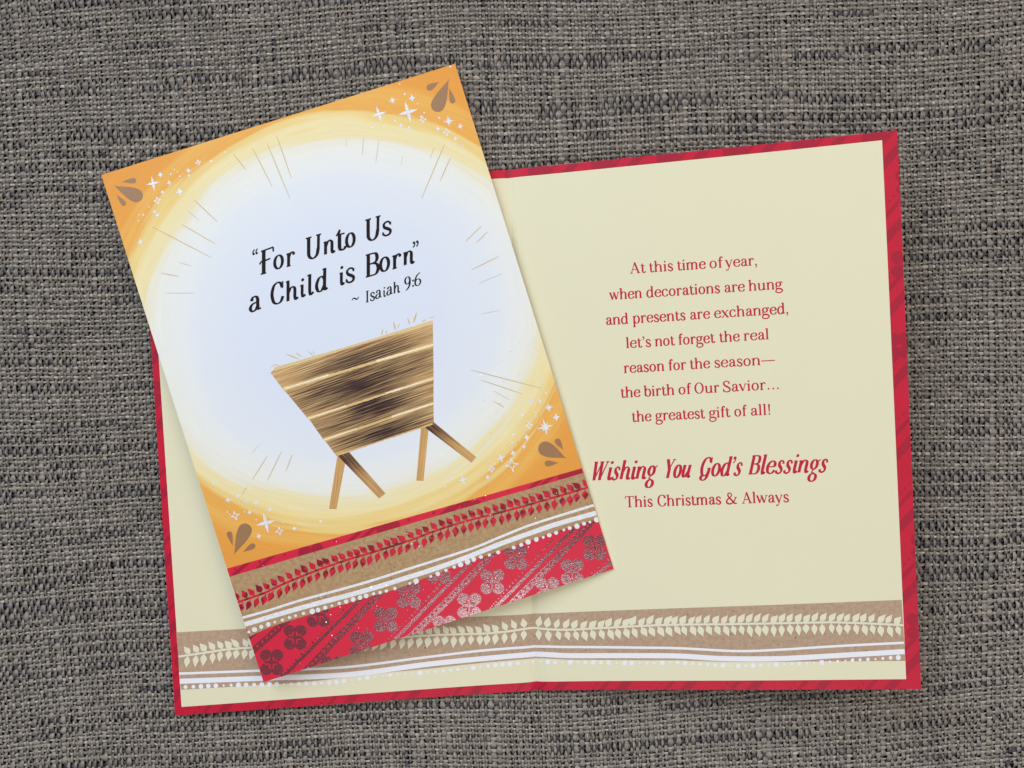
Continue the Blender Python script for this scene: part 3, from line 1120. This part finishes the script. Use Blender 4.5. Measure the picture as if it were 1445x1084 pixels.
# ------------------------------------------------------------------ closed card: prints on the cover
W, H = FRONT.W, FRONT.H
FULL = [(0.0, 0.0), (1.0, 0.0), (1.0, 1.0), (0.0, 1.0)]
fu = FRONT.uv
top_l, top_r = fu(321.8, 801.8), fu(822.3, 660.4)
pr = Print(FRONT, 0.02)
n = 30
for i in range(n):
    for j in range(8):
        g = lambda s, t: (s, (top_l[1] + (top_r[1] - top_l[1]) * s) * (1 - t) + 1.0 * t)
        pr.poly_uv([g(i / n, j / 8), g((i + 1) / n, j / 8), g((i + 1) / n, (j + 1) / 8), g(i / n, (j + 1) / 8)])
pr.build('red_band', M['red'], front_leaf)

c8 = crop(580, 640, 4.817)
c9 = crop(320, 780, 4.817)
BAND = [(0.0, top_l[1] + 0.05), (1.0, top_r[1] + 0.06), (1.0, 1.0), (0.0, 1.0)]
flowers = [(727.8, 786.4), (694.6, 821), (662, 854.9), (839, 772.9), (807.3, 807.1), (772, 833), (619.4, 806), (577, 840.2), (544.2, 874.5), (510, 908.7),
           (449, 867), (416.5, 899.4), (383.3, 934.7), (469.5, 944), (627, 887), (765, 752), (760, 867)]
for (fx, fy) in flowers[:15]:
    pr = Print(FRONT, 0.05)
    pr.clip = BAND
    sx, sy = random.uniform(0.95, 1.05), random.uniform(0.96, 1.04)
    for (dx, dy) in ((-7.9, -9.4), (8.2, -9.6), (-7.7, 9.2), (8.0, 9.3)):
        pts = []
        for i in range(18):
            a = 2 * math.pi * i / 18
            pts.append((fx + dx * sx + 8.4 * math.cos(a) * (1 + 0.04 * math.sin(3 * a + dx)), fy + dy * sy + 8.6 * math.sin(a)))
        pr.up(0.001)
        pr.poly(pts, 0)
    pr.up(0.001)
    pr.poly([(fx - 10, fy - 8), (fx + 10, fy - 8), (fx + 9.5, fy + 8), (fx - 9.5, fy + 8)], 0)
    pr.h = 0.064
    for (a, b, w) in (((-3.0, -7.5), (-3.2, -3), 2.0), ((-3.2, -3), (-9, -3), 2.0), ((2.6, -8), (2.4, -3.2), 2.0), ((2.4, -3.2), (8.5, -3.0), 1.6),
                      ((-9.5, 2.4), (-2.6, 2.6), 1.8), ((-2.6, 2.6), (-2.4, 9), 2.2), ((2.6, 9.5), (2.6, 2.8), 2.0), ((2.6, 2.8), (8, 2.6), 1.6)):
        pr.strip([(fx + a[0], fy + a[1]), (fx + b[0], fy + b[1])], w, 1)
        pr.up(0.0008)
    pr.build('foil_flower', [M['foil'], M['red']], front_leaf)

# foil bars, lace bands and beads running down to the left
GROUPS = [
    dict(bar=[(506.8 + 12, 836), (403 - 14, 966)], lace=[(546, 826), (424, 954)], bead=[(497, 848), (386, 965)]),
    dict(bar=[(690, 769), (669, 789.5), (620, 838), (546, 914)], lace=[(704, 770), (686, 789.5), (640, 838), (572, 905)], bead=[(655, 787), (600.8, 847.6), (536, 914)]),
    dict(bar=[(830, 727), (812.5, 743.8), (760, 796), (702.5, 853.8), (690, 866)], lace=[(845, 724), (831, 739.6), (780, 793), (714, 859), (700, 872)], bead=[(800, 742), (779, 762.5), (692, 858), (680, 870)]),
    dict(bar=[(395, 862), (351, 902), (340, 912)], lace=[(410, 868), (394.7, 884), (350, 924)], bead=None),
    dict(bar=[(872, 787), (822, 826)], lace=None, bead=[(858, 790), (812, 828)]),
]
for gr in GROUPS:
    pr = Print(FRONT, 0.05)
    pr.clip = BAND
    pr.strip(resample(gr['bar'], 5), 4.6)
    pr.build('foil_bar', M['foil'], front_leaf)
    if gr['lace']:
        pr = Print(FRONT, 0.05)
        pr.clip = BAND
        p = resample(gr['lace'], 3.0)
        pr.strip(p, 8.0)
        pr.h = 0.056
        dens = resample(gr['lace'], 1.0)
        i = 0
        while i < len(dens) - 1:
            a, b = dens[max(0, i - 2)], dens[min(len(dens) - 1, i + 2)]
            l = math.hypot(b[0] - a[0], b[1] - a[1]) or 1
            tx, ty = (b[0] - a[0]) / l, (b[1] - a[1]) / l
            # normal pointing to the lower right
            nx_, ny_ = -ty, tx
            if nx_ < 0:
                nx_, ny_ = -nx_, -ny_
            cx, cy = dens[i]
            pr.disc(cx + nx_ * 4.2, cy + ny_ * 4.2, 1.7, 0, 8)
            if i % 8 == 0:
                pr.h = 0.062
                pr.disc(cx - nx_ * 0.3, cy - ny_ * 0.3, 1.9, 1, 10)
                pr.h = 0.056
            i += 4
            pr.up(0.0003)
        pr.build('foil_lace_band', [M['foil'], M['red']], front_leaf)
    if gr['bead']:
        pr = Print(FRONT, 0.05)
        pr.clip = BAND
        for k, (bx, by) in enumerate(resample(gr['bead'], 5.6)):
            pr.disc(bx + random.uniform(-.4, .4), by + random.uniform(-.4, .4), random.choice([1.0, 1.3, 2.0, 1.2]), 0, 9)
        pr.build('foil_bead_row', M['foil'], front_leaf)

# narrow red strip at the top of the band: bits of the same pattern
pr = Print(FRONT, 0.035)
pr.clip = [(0.0, top_l[1]), (1.0, top_r[1] + 0.0), (1.0, top_r[1] + 0.012), (0.0, top_l[1] + 0.018)]
for (cx, cy, r) in ((431, 780, 10), (448, 775, 9), (541, 747, 10), (556, 742, 9), (660, 716, 10), (673, 712, 7), (797, 671, 10), (813, 665, 9)):
    pr.disc(cx, cy, r)
    pr.up(0.001)
for (x0, y0) in ((345, 798), (378, 790), (497, 760), (520, 752), (628, 722), (643, 716), (752, 686), (770, 680)):
    pr.strip([(x0 - 16, y0 + 14), (x0 + 12, y0 - 10)], 5)
    pr.up(0.001)
for k in range(14):
    pr.disc(332 + k * 35, at_x([(321, 806), (823, 664)], 332 + k * 35), random.uniform(1, 2.2))
pr.build('red_strip_pattern', M['tone'], front_leaf)

strip_bot = [(324.6, 813.6), (824, 667.2)]
kb_f = [(353.6, 897.5), (379, 886), (417.6, 873.2), (478.8, 854.5), (517, 843), (545, 835.4), (568, 828), (608, 812.5), (650, 796), (703, 778), (745.5, 763.2), (775, 753.6), (795.3, 746.5), (832.2, 735.4), (846, 731)]
kt = resample(strip_bot, 5)
kbp = resample(kb_f, 2)
bot = []
for (tx, ty) in kt:
    f = (tx - 324.6) / (824 - 324.6)
    dxs = 28 * (1 - f) + 21.3 * f
    bot.append((tx + dxs, at_x(kbp, tx + dxs)))
pr = Print(FRONT, 0.08)
pr.clip = FULL
pr.band(kt, bot, 5)
pr.build('kraft_band', M['kraft'], front_leaf)

w1_f = [(342, 871.7), (380, 861), (425.3, 846.8), (508.4, 824), (580, 801.6), (663, 775), (704.6, 758.3), (746, 741.7), (790, 727.5), (840, 712.2)]
w2_f = [(345, 881.2), (425.3, 857.5), (508, 835.4), (580, 813.3), (621.5, 799.9), (663, 784.6), (704.6, 767.9), (746, 753), (787.6, 738.9), (845, 722.8)]
for nm, pth, w in (('thin_glitter_stripe', w1_f, 3.5), ('wide_glitter_stripe', w2_f, 6.8)):
    pr = Print(FRONT, 0.10)
    pr.clip = FULL
    p = resample(pth, 4)
    pr.strip(p, [w + random.uniform(-0.25, 0.25) for _ in p])
    pr.build(nm, M['glit'], front_leaf)
pr = Print(FRONT, 0.13)
pr.clip = FULL
dots_f = [(351, 891.5), (379, 881), (417.6, 868.9), (440.4, 862.6), (478.8, 851.6), (517, 840.6), (545, 833.4), (568, 826.7), (587.8, 819.9), (608, 813), (650, 796.7), (668.6, 789), (703, 779.5), (745.5, 765), (775, 755.2), (795.3, 748), (832.2, 737), (842, 733)]
for (x_, y_) in resample(dots_f, 9.6):
    if random.random() < 0.96:
        r = random.choice([2.0, 2.5, 2.9, 3.3, 3.9])
        pr.disc(x_ + random.uniform(-.5, .5), y_ + random.uniform(-.5, .5), r, 0, 11, r * random.uniform(0.9, 1.08))
pr.build('glitter_dot_row', M['glit'], front_leaf)

stem_f = [(334, 850.3), (373.4, 836.5), (404.6, 822), (446, 805.3), (487.6, 790.8), (529, 778.3), (580, 762), (621.5, 746.5), (663, 734), (704.6, 723.4), (746, 712.2), (787.6, 700.2), (836, 685.8)]
pr = Print(FRONT, 0.10)
pr.clip = FULL
pr.strip(resample(stem_f, 4), 3.0)
sm = resample(stem_f, 2)
xx = 338.0
while xx < 832:
    y = at_x(sm, xx)
    f = (xx - 338) / 490
    up = math.radians(222 + random.uniform(-8, 8) + 6 * math.sin(xx / 50))     # towards the upper left
    pr.up(0.0008)
    put_leaf(pr, leaf_shape(xx + 1, y - 0.5, up, random.uniform(14.5, 17.5), 9.0 + random.uniform(-.8, .8)))
    dn = math.radians(112 - 24 * f + random.uniform(-9, 9))
    pr.up(0.0008)
    put_leaf(pr, leaf_shape(xx + 5, y + 0.2, dn, random.uniform(15, 18), 8.8 + random.uniform(-.8, .8)))
    xx += 10.7 + random.uniform(-.4, .4)
pr.build('leaf_garland', M['leafred'], front_leaf)

# rays of light
def rayline(pts, w, f=0.5):
    p = resample(pts, 8)
    n = len(p)
    pr = Print(FRONT, 0.03)
    pr.strip(p, [w * (0.35 + 0.65 * math.sin(math.pi * (0.12 + 0.80 * i / max(1, n - 1)))) for i in range(n)])
    return pr


gold = paper('thin_gold_line_ink', lin(212, 184, 138), 0.1)
pale_gold = paper('faint_gold_line_ink', lin(206, 204, 202), 0.08)
c1, c2, c3, c6b, c7, cm = crop(130, 80, 4.817), crop(430, 80, 4.817), crop(200, 260, 2.89), crop(600, 500, 4.817), crop(280, 660, 4.817), crop(360, 430, 3.612)
RAYS = [(c1, 960, 660, 1045, 770, 0), (c1, 1090, 620, 1225, 885, 0), (c1, 1190, 590, 1345, 965, 0), (c1, 1255, 540, 1355, 825, 0),
        (c3, 215, 65, 310, 155, 0), (c3, 190, 110, 235, 148, 1), (c3, 165, 165, 300, 243, 0), (c3, 45, 175, 285, 300, 0), (c3, 155, 320, 205, 335, 1),
        (c3, 80, 363, 155, 377, 0), (c3, 95, 445, 215, 445, 1), (c3, 1320, 235, 1385, 172, 0), (c3, 1365, 240, 1410, 195, 0), (c3, 1345, 350, 1457, 295, 0),
        (c3, 1375, 405, 1470, 365, 1), (c3, 1385, 530, 1460, 515, 1), (c6b, 310, 107, 785, 230, 0), (c6b, 380, 175, 660, 270, 0), (c6b, 465, 250, 575, 310, 1),
        (c6b, 465, 320, 535, 360, 0), (c2, 880, 620, 855, 690, 0), (c2, 950, 600, 795, 965, 0), (c2, 990, 690, 920, 850, 0), (c2, 283, 560, 283, 610, 1),
        (c2, 400, 550, 393, 670, 1), (c2, 505, 565, 483, 725, 1), (c2, 668, 675, 655, 735, 1), (cm, 20, 715, -15, 760, 1), (cm, 65, 770, -12, 890, 0),
        (cm, 135, 750, 65, 895, 0), (cm, 190, 765, 158, 850, 0), (c7, 330, 130, 300, 180, 0)]
for (c, a, b, d, e, faint) in RAYS:
    rayline([c(a, b), c(d, e)], 1.2 if not faint else 1.1).build('light_ray', pale_gold if faint else gold, front_leaf)


# teardrops
def teardrop(tip, end, r):
    dx, dy = end[0] - tip[0], end[1] - tip[1]
    L = math.hypot(dx, dy)
    ux, uy = dx / L, dy / L
    tot = L + r
    prof = []
    c = tot - r
    for i in range(9):                     # narrow at the tip
        prof.append((c * i / 9, r * math.sin(math.pi / 2 * i / 9) ** 1.35))
    for i in range(9):                     # round at the end
        a = math.pi / 2 * i / 8
        prof.append((c + r * math.sin(a), r * math.cos(a)))
    pts = [(tip[0] + ux * a - uy * w, tip[1] + uy * a + ux * w) for a, w in prof]
    back = [(tip[0] + ux * a + uy * w, tip[1] + uy * a - ux * w) for a, w in prof[::-1][1:-1]]
    return prof, pts, back, (ux, uy)


def add_drop(c, tip, end, r, scale):
    t, e = c(*tip), c(*end)
    rr = r / scale
    prof, pts, back, _ = teardrop(t, e, rr)
    pr = Print(FRONT, 0.04)
    m = len(prof)
    for i in range(m - 1):
        def sd(k, s):
            ux, uy = _
            a, w = prof[k]
            return (t[0] + ux * a - s * uy * w, t[1] + uy * a + s * ux * w)
        pr.poly([sd(i, 1), sd(i + 1, 1), sd(i + 1, -1), sd(i, -1)])
    pr.build('teardrop_motif', M['drop'], front_leaf)


S1 = 4.817
for c, tip, end, r in ((c1, (147, 877), (300, 945), 46), (c1, (200, 852), (282, 843), 18), (c1, (165, 937), (215, 998), 17),
                       (c2, (982, 150), (905, 330), 47), (c2, (914, 172), (850, 210), 22), (c2, (982, 213), (1005, 300), 19),
                       (c6b, (960, 707), (818, 642), 50), (c6b, (938, 650), (900, 592), 20), (c6b, (907, 738), (832, 742), 20),
                       (c7, (243, 592), (318, 425), 47), (c7, (236, 532), (213, 450), 18), (c7, (303, 573), (370, 532), 19)):
    add_drop(c, tip, end, r, S1)


# stars
def star(c, x, y, size, kind, scale=S1, turn=0.0):
    cx, cy = c(x, y)
    R = size / scale
    pr = Print(FRONT, 0.05)
    a0 = math.radians(-14 + random.uniform(-6, 6)) + turn

    def spike(a, L, w):
        w *= 1.35
        ux, uy = math.cos(a), math.sin(a)
        pr.up(0.0008)
        pr.poly([(cx - ux * 0.2, cy - uy * 0.2), (cx + ux * L * 0.3 - uy * w / 2, cy + uy * L * 0.3 + ux * w / 2), (cx + ux * L, cy + uy * L), (cx + ux * L * 0.3 + uy * w / 2, cy + uy * L * 0.3 - ux * w / 2)])
    if kind in ('four', 'big'):
        for i in range(4):
            L = R * (1.0 if i % 2 else 0.92)
            spike(a0 + i * math.pi / 2, L, max(1.0, R * (0.24 if kind == 'big' else 0.42)))
        if kind == 'big':
            for i in range(4):
                spike(a0 + math.pi / 4 + i * math.pi / 2, R * 0.32, 0.8)
    elif kind == 'aster':
        for i in range(4):
            spike(a0 + i * math.pi / 2, R, max(0.9, R * 0.18))
        for i in range(4):
            spike(a0 + math.pi / 4 + i * math.pi / 2, R * 0.66, max(0.8, R * 0.14))
            spike(a0 + math.pi / 8 + i * math.pi / 2, R * 0.42, 0.6)
            spike(a0 - math.pi / 8 + i * math.pi / 2, R * 0.42, 0.6)
    elif kind == 'outline':
        tips = [(cx + R * math.cos(a0 + i * math.pi / 2), cy + R * math.sin(a0 + i * math.pi / 2)) for i in range(4)]
        ins = [(cx + R * 0.34 * math.cos(a0 + math.pi / 4 + i * math.pi / 2), cy + R * 0.34 * math.sin(a0 + math.pi / 4 + i * math.pi / 2)) for i in range(4)]
        for i in range(4):
            pr.up(0.0008)
            pr.strip(resample([tips[i], ins[i], tips[(i + 1) % 4]], 2), 1.2)
    else:
        pr.disc(cx, cy, R, 0, 8)
    pr.build('star_dot' if kind == 'dot' else 'star', M['glit'], front_leaf)


STARS = [(c1, [(415, 862, 52, 'big'), (465, 803, 22, 'four'), (655, 775, 26, 'aster'), (722, 720, 20, 'outline'), (525, 858, 20, 'four'), (480, 922, 20, 'aster'), (597, 920, 30, 'four'),
               (445, 978, 27, 'outline'), (425, 1055, 22, 'aster'), (535, 800, 6, 'dot'), (560, 768, 5, 'dot'), (580, 785, 4, 'dot'), (810, 712, 9, 'dot'), (905, 650, 6, 'dot'), (598, 815, 5, 'dot'), (387, 1022, 5, 'dot'), (350, 1077, 6, 'dot'), (320, 1077, 5, 'dot'), (660, 810, 8, 'dot')]),
         (c2, [(505, 392, 60, 'big'), (597, 298, 32, 'aster'), (702, 378, 76, 'big'), (730, 283, 27, 'four'), (655, 470, 20, 'four'), (710, 490, 14, 'outline'), (803, 430, 24, 'outline'),
               (905, 492, 20, 'four'), (978, 440, 42, 'aster'), (965, 515, 29, 'outline'), (1058, 475, 22, 'four'), (1025, 560, 20, 'four'), (1070, 610, 14, 'four'), (680, 255, 7, 'dot'),
               (768, 322, 5, 'dot'), (812, 382, 6, 'dot'), (915, 418, 6, 'dot'), (615, 438, 7, 'dot'), (460, 482, 6, 'dot'), (790, 408, 7, 'dot'), (1015, 610, 4, 'dot'), (990, 68, 7, 'dot'), (645, 187, 5, 'dot'), (613, 970, 5, 'dot')]),
         (c6b, [(718, 320, 20, 'outline'), (777, 320, 19, 'four'), (840, 362, 36, 'aster'), (890, 428, 29, 'four'), (815, 495, 62, 'aster'), (705, 485, 28, 'outline'), (690, 565, 25, 'four'),
                (672, 627, 22, 'aster'), (597, 672, 24, 'four'), (515, 705, 37, 'big'), (590, 752, 46, 'outline'), (450, 780, 26, 'outline'), (425, 835, 21, 'aster'), (258, 852, 40, 'big'),
                (178, 848, 14, 'four'), (660, 412, 9, 'dot'), (752, 395, 6, 'dot'), (752, 420, 5, 'dot'), (820, 262, 7, 'dot'), (798, 238, 5, 'dot'), (550, 540, 6, 'dot'), (600, 545, 8, 'dot'), (590, 600, 7, 'dot'),
                (535, 485, 5, 'dot'), (800, 180, 5, 'dot'), (430, 725, 5, 'dot'), (475, 745, 6, 'dot'), (138, 897, 7, 'dot')]),
         (c7, [(105, 105, 18, 'four'), (205, 220, 29, 'aster'), (330, 227, 17, 'outline'), (392, 238, 21, 'four'), (487, 283, 20, 'four'), (350, 303, 22, 'aster'), (252, 325, 31, 'outline'),
               (460, 375, 74, 'big'), (412, 465, 20, 'four'), (553, 430, 29, 'outline'), (655, 412, 20, 'four'), (830, 365, 10, 'dot'), (270, 190, 11, 'dot'), (575, 372, 5, 'dot'), (740, 395, 5, 'dot'), (797, 393, 5, 'dot'),
               (200, 300, 6, 'dot'), (215, 318, 5, 'dot'), (165, 150, 4, 'dot'), (715, 345, 4, 'dot'), (695, 385, 5, 'dot'), (705, 272, 6, 'dot'), (395, 353, 5, 'dot'), (315, 300, 5, 'dot')]),
         (crop(130, 230, 4.337), [(298, 485, 24, 'four'), (402, 320, 22, 'aster'), (285, 355, 5, 'dot')])]
for c, lst in STARS:
    for (x_, y_, s_, kd) in lst:
        star(c, x_, y_, s_, kd)

# manger
mang = Print(FRONT, 0.03)
back_quad = [cm(*q) for q in ((96, 350), (112, 330), (903, 92), (908, 602), (418, 766))]
mang.poly([cm(*q) for q in ((90, 352), (114, 326), (903, 90), (908, 600), (418, 766))])
straw_pale = paper('pale_straw_ink', lin(250, 240, 212), 0.1)
straw = paper('straw_ink', lin(222, 188, 128), 0.1)
manger = mang.build('manger_picture', straw_pale, front_leaf)
# printed on the cover: a part of the closed card with its own planks and legs
manger.parent = closed_card
ctr = FRONT.uv(*cm(560, 415))
cu, cv = ctr[0] * W, ctr[1] * H
woodleg = make_wood('painted_leg_strokes', lin(222, 176, 112), lin(200, 152, 92), lin(140, 96, 60), math.radians(-114), None)
wooddark = make_wood('painted_dark_leg_strokes', lin(214, 168, 108), lin(180, 136, 88), lin(74, 48, 40), math.radians(-65), (FRONT.uv(*cm(455, 790))[0] * W, FRONT.uv(*cm(455, 790))[1] * H, 11, 11))
wooddark2 = make_wood('painted_dark_leg_strokes', lin(214, 168, 108), lin(180, 136, 88), lin(74, 48, 40), math.radians(-56), (FRONT.uv(*cm(885, 640))[0] * W, FRONT.uv(*cm(885, 640))[1] * H, 14, 12))
PL = [[(80, 347), (108, 323), (906, 84), (908, 206), (146, 434)],
      [(143, 427), (908, 200), (910, 378), (274, 584)],
      [(274, 580), (910, 372), (909, 505), (353, 692)],
      [(354, 688), (909, 500), (911, 602), (880, 614), (416, 771)]]
PD = [((540, 275), 34, 7.5), ((540, 400), 42, 13.5), ((600, 525), 38, 11.5), ((660, 645), 32, 7.0)]
for k, q in enumerate(PL):
    c_, rx_, ry_ = PD[k]
    c_ = FRONT.uv(*cm(*c_))
    wood = make_wood('painted_plank_strokes', lin(232, 196, 138), lin(196, 150, 100), lin(56, 34, 34), math.radians(1.5), (c_[0] * W, c_[1] * H, rx_, ry_))
    pr = Print(FRONT, 0.045 + 0.001 * k)
    pr.poly([cm(*a) for a in q])
    pr.build('manger_plank', wood, manger)
gapgold = paper('gold_gap_ink', lin(226, 192, 132), 0.15)


def ragged(a, b, w, mat, h, name, seed, ends=1.0):
    """a brushed line of uneven width between two points of the manger"""
    rr = random.Random(seed)
    p = resample([cm(*a), cm(*b)], 2.2)
    n = len(p)
    wd, jx = [], []
    v = 0.0
    for i in range(n):
        v = 0.6 * v + rr.uniform(-1, 1) * 0.5
        t = i / (n - 1)
        wd.append(max(0.5, w * (0.72 + 0.55 * abs(2 * t - 1) ** 1.5 * ends + 0.22 * v)))
        jx.append(rr.uniform(-0.25, 0.25))
    pr = Print(FRONT, h)
    pr.strip([(x_, y_ + j_) for (x_, y_), j_ in zip(p, jx)], wd)
    return pr.build(name, mat, manger)


for k, (a, b, w) in enumerate((((147, 430), (908, 205), 5.0), ((272, 580), (910, 376), 3.8), ((352, 690), (909, 503), 3.8))):
    ragged(a, b, w, gapgold, 0.052, 'plank_gap', 5 + k)
    m1 = (a[0] * 0.70 + b[0] * 0.30, a[1] * 0.70 + b[1] * 0.30 - 3)
    m2 = (a[0] * 0.38 + b[0] * 0.62, a[1] * 0.38 + b[1] * 0.62 - 3)
    ragged(a, m1, w * 0.5, straw_pale, 0.056, 'plank_gap_light', 15 + k, 0)
    ragged(m2, b, w * 0.62, straw_pale, 0.056, 'plank_gap_light', 25 + k, 0)
ragged((100, 330), (905, 90), 4.2, paper('rim_straw_ink', lin(228, 200, 146), 0.1), 0.050, 'manger_rim', 3)
ragged((418, 768), (905, 608), 1.6, gapgold, 0.050, 'manger_rim', 4)
pr = Print(FRONT, 0.052)
for (a, b, w) in (((652, 125), (645, 155), 2.0), ((672, 130), (668, 150), 1.6), ((706, 90), (716, 128), 3.2), ((735, 98), (728, 118), 1.5), ((778, 68), (788, 103), 2.4), ((824, 42), (808, 92), 3.4),
                  ((850, 88), (872, 76), 2.0), ((885, 70), (915, 62), 1.0), ((160, 252), (225, 278), 2.4), ((208, 245), (238, 264), 2.0), ((272, 238), (300, 262), 1.8), ((292, 236), (306, 252), 1.6),
                  ((80, 318), (108, 305), 1.0), ((100, 305), (128, 312), 1.4)):
    p0, p1 = cm(*a), cm(*b)
    m_ = ((p0[0] + p1[0]) / 2, (p0[1] + p1[1]) / 2)
    pr.strip([p0, m_, p1], [w * 0.25, w * 0.7, w * 0.35])
pr.build('straw_wisps', straw, manger)
for q, m_, h_ in (([(422, 760), (466, 775), (415, 1042), (378, 1040)], woodleg, 0.04), ([(847, 618), (886, 625), (858, 898), (822, 896)], woodleg, 0.04),
                  ([(420, 768), (482, 752), (665, 962), (632, 987)], wooddark, 0.043), ([(848, 612), (911, 598), (1127, 776), (1102, 805)], wooddark2, 0.043)):
    pr = Print(FRONT, h_)
    pr.poly([cm(*a) for a in q])
    pr.build('manger_leg', m_, manger)

# title
c4 = crop(330, 280, 4.817)
SLOPE = -0.312
TT, tt = 22.0, 9.5


def title(items, k):
    pr = Print(FRONT, 0.05)
    for (ch, x0, x1, yb, hgt, full, dx) in items:
        ox, oy = c4(x0, yb)
        ex_, _y = c4(x1, yb)
        s = (hgt / S1) / full
        g = GI[ch] if ch in 'hilanud' else G[ch]
        # width of the drawn glyph
        xs_ = []
        for st in glyph_strokes(g, TT, tt):
            if st[0] == 'd':
                xs_ += [st[1] - st[3], st[1] + st[3]]
            else:
                xs_ += [p[0] for p in st[1]]
        mn, mx = min(xs_) - 4, max(xs_) + 4
        sx = (ex_ - ox) / ((mx - mn) * s)
        org = (ox - mn * sx * s, oy)
        draw_glyph(pr, g, TT * k, tt * k, org, (s, SLOPE * s * 0.9), (0.0, -s), sx)
        pr.h = 0.05 if random.random() < .5 else 0.055
    return pr.build('title_line', M['black'], front_leaf)


# (glyph, left, right, baseline at the left edge, height in crop px, height in glyph units)
title([('"', 128, 166, 478, 125, 142, 0), ('F', 172, 274, 522, 163, 142, 0), ('o', 276, 335, 490, 92, 98, 0), ('r', 355, 420, 470, 92, 98, 0),
       ('U', 486, 598, 424, 150, 142, 0), ('n', 608, 690, 390, 92, 98, 0), ('t', 690, 768, 365, 142, 126, 0), ('o', 764, 822, 343, 96, 98, 0),
       ('U', 890, 1002, 300, 150, 142, 0), ('s', 1010, 1070, 264, 92, 98, 0)], 1.0)
title([('a', 110, 190, 780, 100, 98, 0), ('C', 258, 338, 730, 142, 145, 0), ('h', 352, 440, 708, 142, 150, 0), ('i', 448, 490, 678, 122, 140, 0), ('l', 496, 546, 664, 140, 150, 0),
       ('d', 560, 640, 644, 150, 150, 0), ('i', 716, 754, 596, 124, 140, 0), ('s', 762, 820, 582, 95, 98, 0), ('B', 894, 986, 542, 150, 142, 0), ('o', 995, 1056, 508, 96, 98, 0),
       ('r', 1074, 1142, 486, 94, 98, 0), ('n', 1150, 1228, 462, 92, 98, 0), ('^', 1215, 1256, 432, 132, 142, 0)], 1.0)
title([('~', 802, 852, 712, 55, 100, 0), ('I', 896, 920, 712, 76, 142, 0), ('s', 928, 958, 702, 56, 98, 0), ('a', 964, 1008, 688, 56, 98, 0), ('i', 1012, 1036, 674, 64, 140, 0),
       ('a', 1040, 1082, 664, 56, 98, 0), ('h', 1084, 1130, 652, 80, 150, 0), ('9', 1162, 1200, 625, 84, 140, 0), (':', 1214, 1224, 608, 52, 70, 0), ('6', 1230, 1272, 602, 84, 150, 0)], 0.9)

# loose glitter grains on the cover
V, Fc = [], []
for k in range(150):
    if k < 120:
        u, v = random.random(), random.uniform(0.78, 0.99)
    else:
        u, v = random.uniform(0.75, 0.98), random.uniform(0.5, 0.75)
    s = random.uniform(0.10, 0.24)
    c = FRONT.pt(u, v, 0.16)
    t = Vector((random.uniform(-.6, .6), random.uniform(-.6, .6), 1)).normalized()
    a = t.orthogonal().normalized() * s * MM
    b = t.cross(a).normalized() * s * MM
    i = len(V)
    V += [c + a, c + b, c - a, c - b, c - t * s * 0.8 * MM]
    Fc += [(i, i + 1, i + 2, i + 3), (i, i + 4, i + 1), (i + 1, i + 4, i + 2), (i + 2, i + 4, i + 3), (i + 3, i + 4, i)]
kg = NT('silver_glitter_grain', 0.2, 0.8)
kg.b.inputs['Metallic'].default_value = 0.5
kg.color((0.9, 0.9, 0.92, 1))
g = raw_mesh('glitter_grains', V, Fc, [kg.m], closed_card)
g['kind'] = 'stuff'
